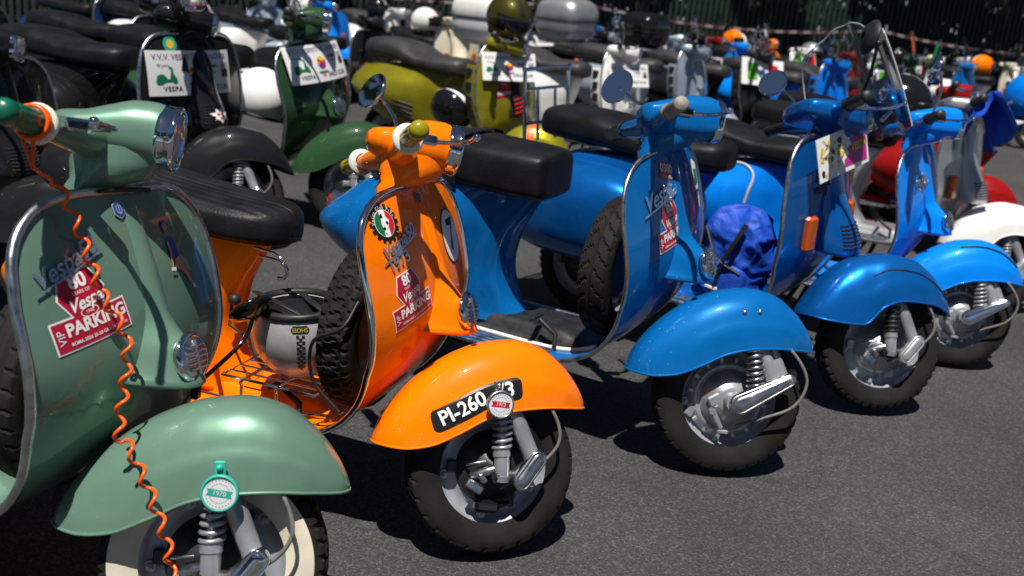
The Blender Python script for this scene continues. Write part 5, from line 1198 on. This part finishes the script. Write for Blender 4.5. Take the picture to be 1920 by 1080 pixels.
hd = G(); rn = random.Random(21)
for i in range(15000):
    t = rn.random(); p = F0+fd*(FL*t)+Vector((-fd.y, fd.x, 0))*(.45+1.3*rn.random() if i % 3 else 1.3+.7*rn.random()); z = 3.6*rn.random()
    r_ = .09+.12*rn.random() if i % 3 else .24+.12*rn.random(); a, b_ = rn.uniform(0, 6.28), rn.uniform(-1, 1)
    u_ = Vector((cos(a), sin(a), b_)).normalized()*r_; v_ = Vector((-sin(a)*.5, cos(a)*.5, rn.uniform(-.7, .7))).normalized()*r_*.6; c_ = Vector((p.x, p.y, z))
    hd.add([c_-u_, c_+v_, c_+u_, c_-v_], [(0, 1, 2, 3)], 0, False)
hedge = part('hedge', None, lambda: hd, LEAFD); tag(hedge, 'dense dark hedge growing behind the fence', 'hedge')
TAPEW = mat('tape_white_shaded', (.30, .28, .28), .5, noise=(9, .1)); TAPER = mat('tape_red_shaded', (.11, .04, .045), .5, noise=(9, .1))  # tape colours greyed and darkened: shade by the fence is put into them
tA, tB = Vector((-4, 12.6, 1.25)), Vector((14, 17.2, 1.32))
TAPE = thing('barrier_tape', 'red and white barrier tape strung before the fence', 'tape', tA)
nseg = 170
for mi, mm in ((0, TAPEW), (1, TAPER)):
    g = G()
    for i in range(nseg):
        if i % 2 != mi: continue
        q = []
        for t in (i/nseg, (i+1)/nseg):
            c_ = tB*t-tA*t; sag = -.16*(1-(2*((t*4) % 1 if t < 1 else 1)-1)**2); q.append(c_+Vector((0, 0, sag)))
        g.add([q[0]+Vector((0, 0, -.018)), q[1]+Vector((0, 0, -.018)), q[1]+Vector((0, 0, .018)), q[0]+Vector((0, 0, .018))], [(0, 1, 2, 3)], 0, False)
    o = part('white_bands' if mi == 0 else 'red_bands', None, lambda: g, mm, TAPE); o['kind'] = 'stuff'
for i in range(5):
    c_ = tA+(tB-tA)*(i/4); pl = thing('barrier_post', 'thin dark post holding the barrier tape', 'post', (c_.x, c_.y, 0), group='posts of the barrier tape')
    part('pole', ('bpole',), lambda: G().tube([(0, 0, 0), (0, 0, 1.33)], .02, 10), DARKST, pl); part('foot', ('bfoot',), lambda: G().lathe([(.16, 0), (.16, .03), (.03, .06)], ax=(0, 0, 1), n=20), DARKST, pl)
def crown_g(seed, r, n, leaf):
    rn = random.Random(seed); g = G(); cl = []
    for _ in range(26):
        a = rn.uniform(0, 6.28); h = rn.uniform(-.6, 1); q = sqrt(max(0, 1-h*h))*rn.uniform(.5, 1)
        cl.append((Vector((r[0]*q*cos(a), r[1]*q*sin(a), r[2]*h)), rn.uniform(.22, .42)*r[0]))
    for i in range(n):
        c0, cr = cl[i % 26]
        d = Vector((rn.gauss(0, 1), rn.gauss(0, 1), rn.gauss(0, .8))).normalized()*cr*rn.random()**.4; c_ = c0+d
        a = rn.uniform(0, 6.28); u_ = Vector((cos(a), sin(a), rn.uniform(-.6, .6))).normalized()*leaf*rn.uniform(.6, 1.3); v_ = Vector((rn.gauss(0, 1), rn.gauss(0, 1), rn.gauss(0, 1))).normalized(); v_ = (v_-u_.normalized()*v_.dot(u_.normalized())).normalized()*leaf*.6
        g.add([c_-u_, c_+v_, c_+u_, c_-v_], [(0, 1, 2, 3)], 0, False)
    return g
def tree(loc, label, seed, k=1., trunk_r=.24, zc=6.6, group=None):
    t = thing('tree', label, 'tree', loc, (0, 0, seed*1.3), k, group)
    part('trunk', ('trunk', trunk_r, zc), lambda: G().tube(smooth_path([(0, 0, -.05), (.02, .01, .5), (-.03, .04, 2.2), (.05, 0, 4.2), (.0, .1, zc)], 6), [trunk_r*1.45]+[trunk_r*1.12]*5+[trunk_r]*8+[trunk_r*.75]*6+[trunk_r*.4]*5, 16), BARK, t)
    for i in range(5):
        a = i*1.3+seed; part('limb', ('limb', i, zc), lambda: G().tube(smooth_path([(0, 0, zc-2.4+.25*i), (1.0*cos(a), 1.0*sin(a), zc-1.4+.2*i), (2.2*cos(a), 2.2*sin(a), zc-.2+.3*i)], 6), [.10]*5+[.075]*4+[.04]*4, 8), BARK, t)
    c = part('crown', ('crown', seed % 3, zc), lambda: (lambda g: g)(crown_g(seed % 3+5, (3.1, 3.1, 2.6), 5200, .17)), LEAF, t); c.location = (0, 0, zc+.6)
    return t
tree((8.15, 15.9, 0), 'tree with a thick dark leaning trunk at the top right corner', 1, 1.0, .36)
for i, (x, y) in enumerate(((-9, 15.6), (-5.2, 16.4), (-1.0, 17.2), (3.6, 18.2), (12.6, 20.4))):
    tree((x, y, 0), 'leafy tree behind the fence, %s along it from the left' % ('first', 'second', 'third', 'fourth', 'fifth')[i], 2+i, 1.05, .24, 5.6, 'trees shading the fence')
for i, (x, y) in enumerate(((-9, -13), (-3, -15), (3, -14), (9, -13.5), (15, -11), (19, -5), (21, 2), (-14, -8), (-15, 0), (23, 9), (-13, 8))):  # unseen trees added out of view to cut sky light and darken paint reflections
    tree((x, y, 0), 'leafy tree along the near side of the street', 3+i, 1.15, .24, 5.0, 'trees along the near side of the street')
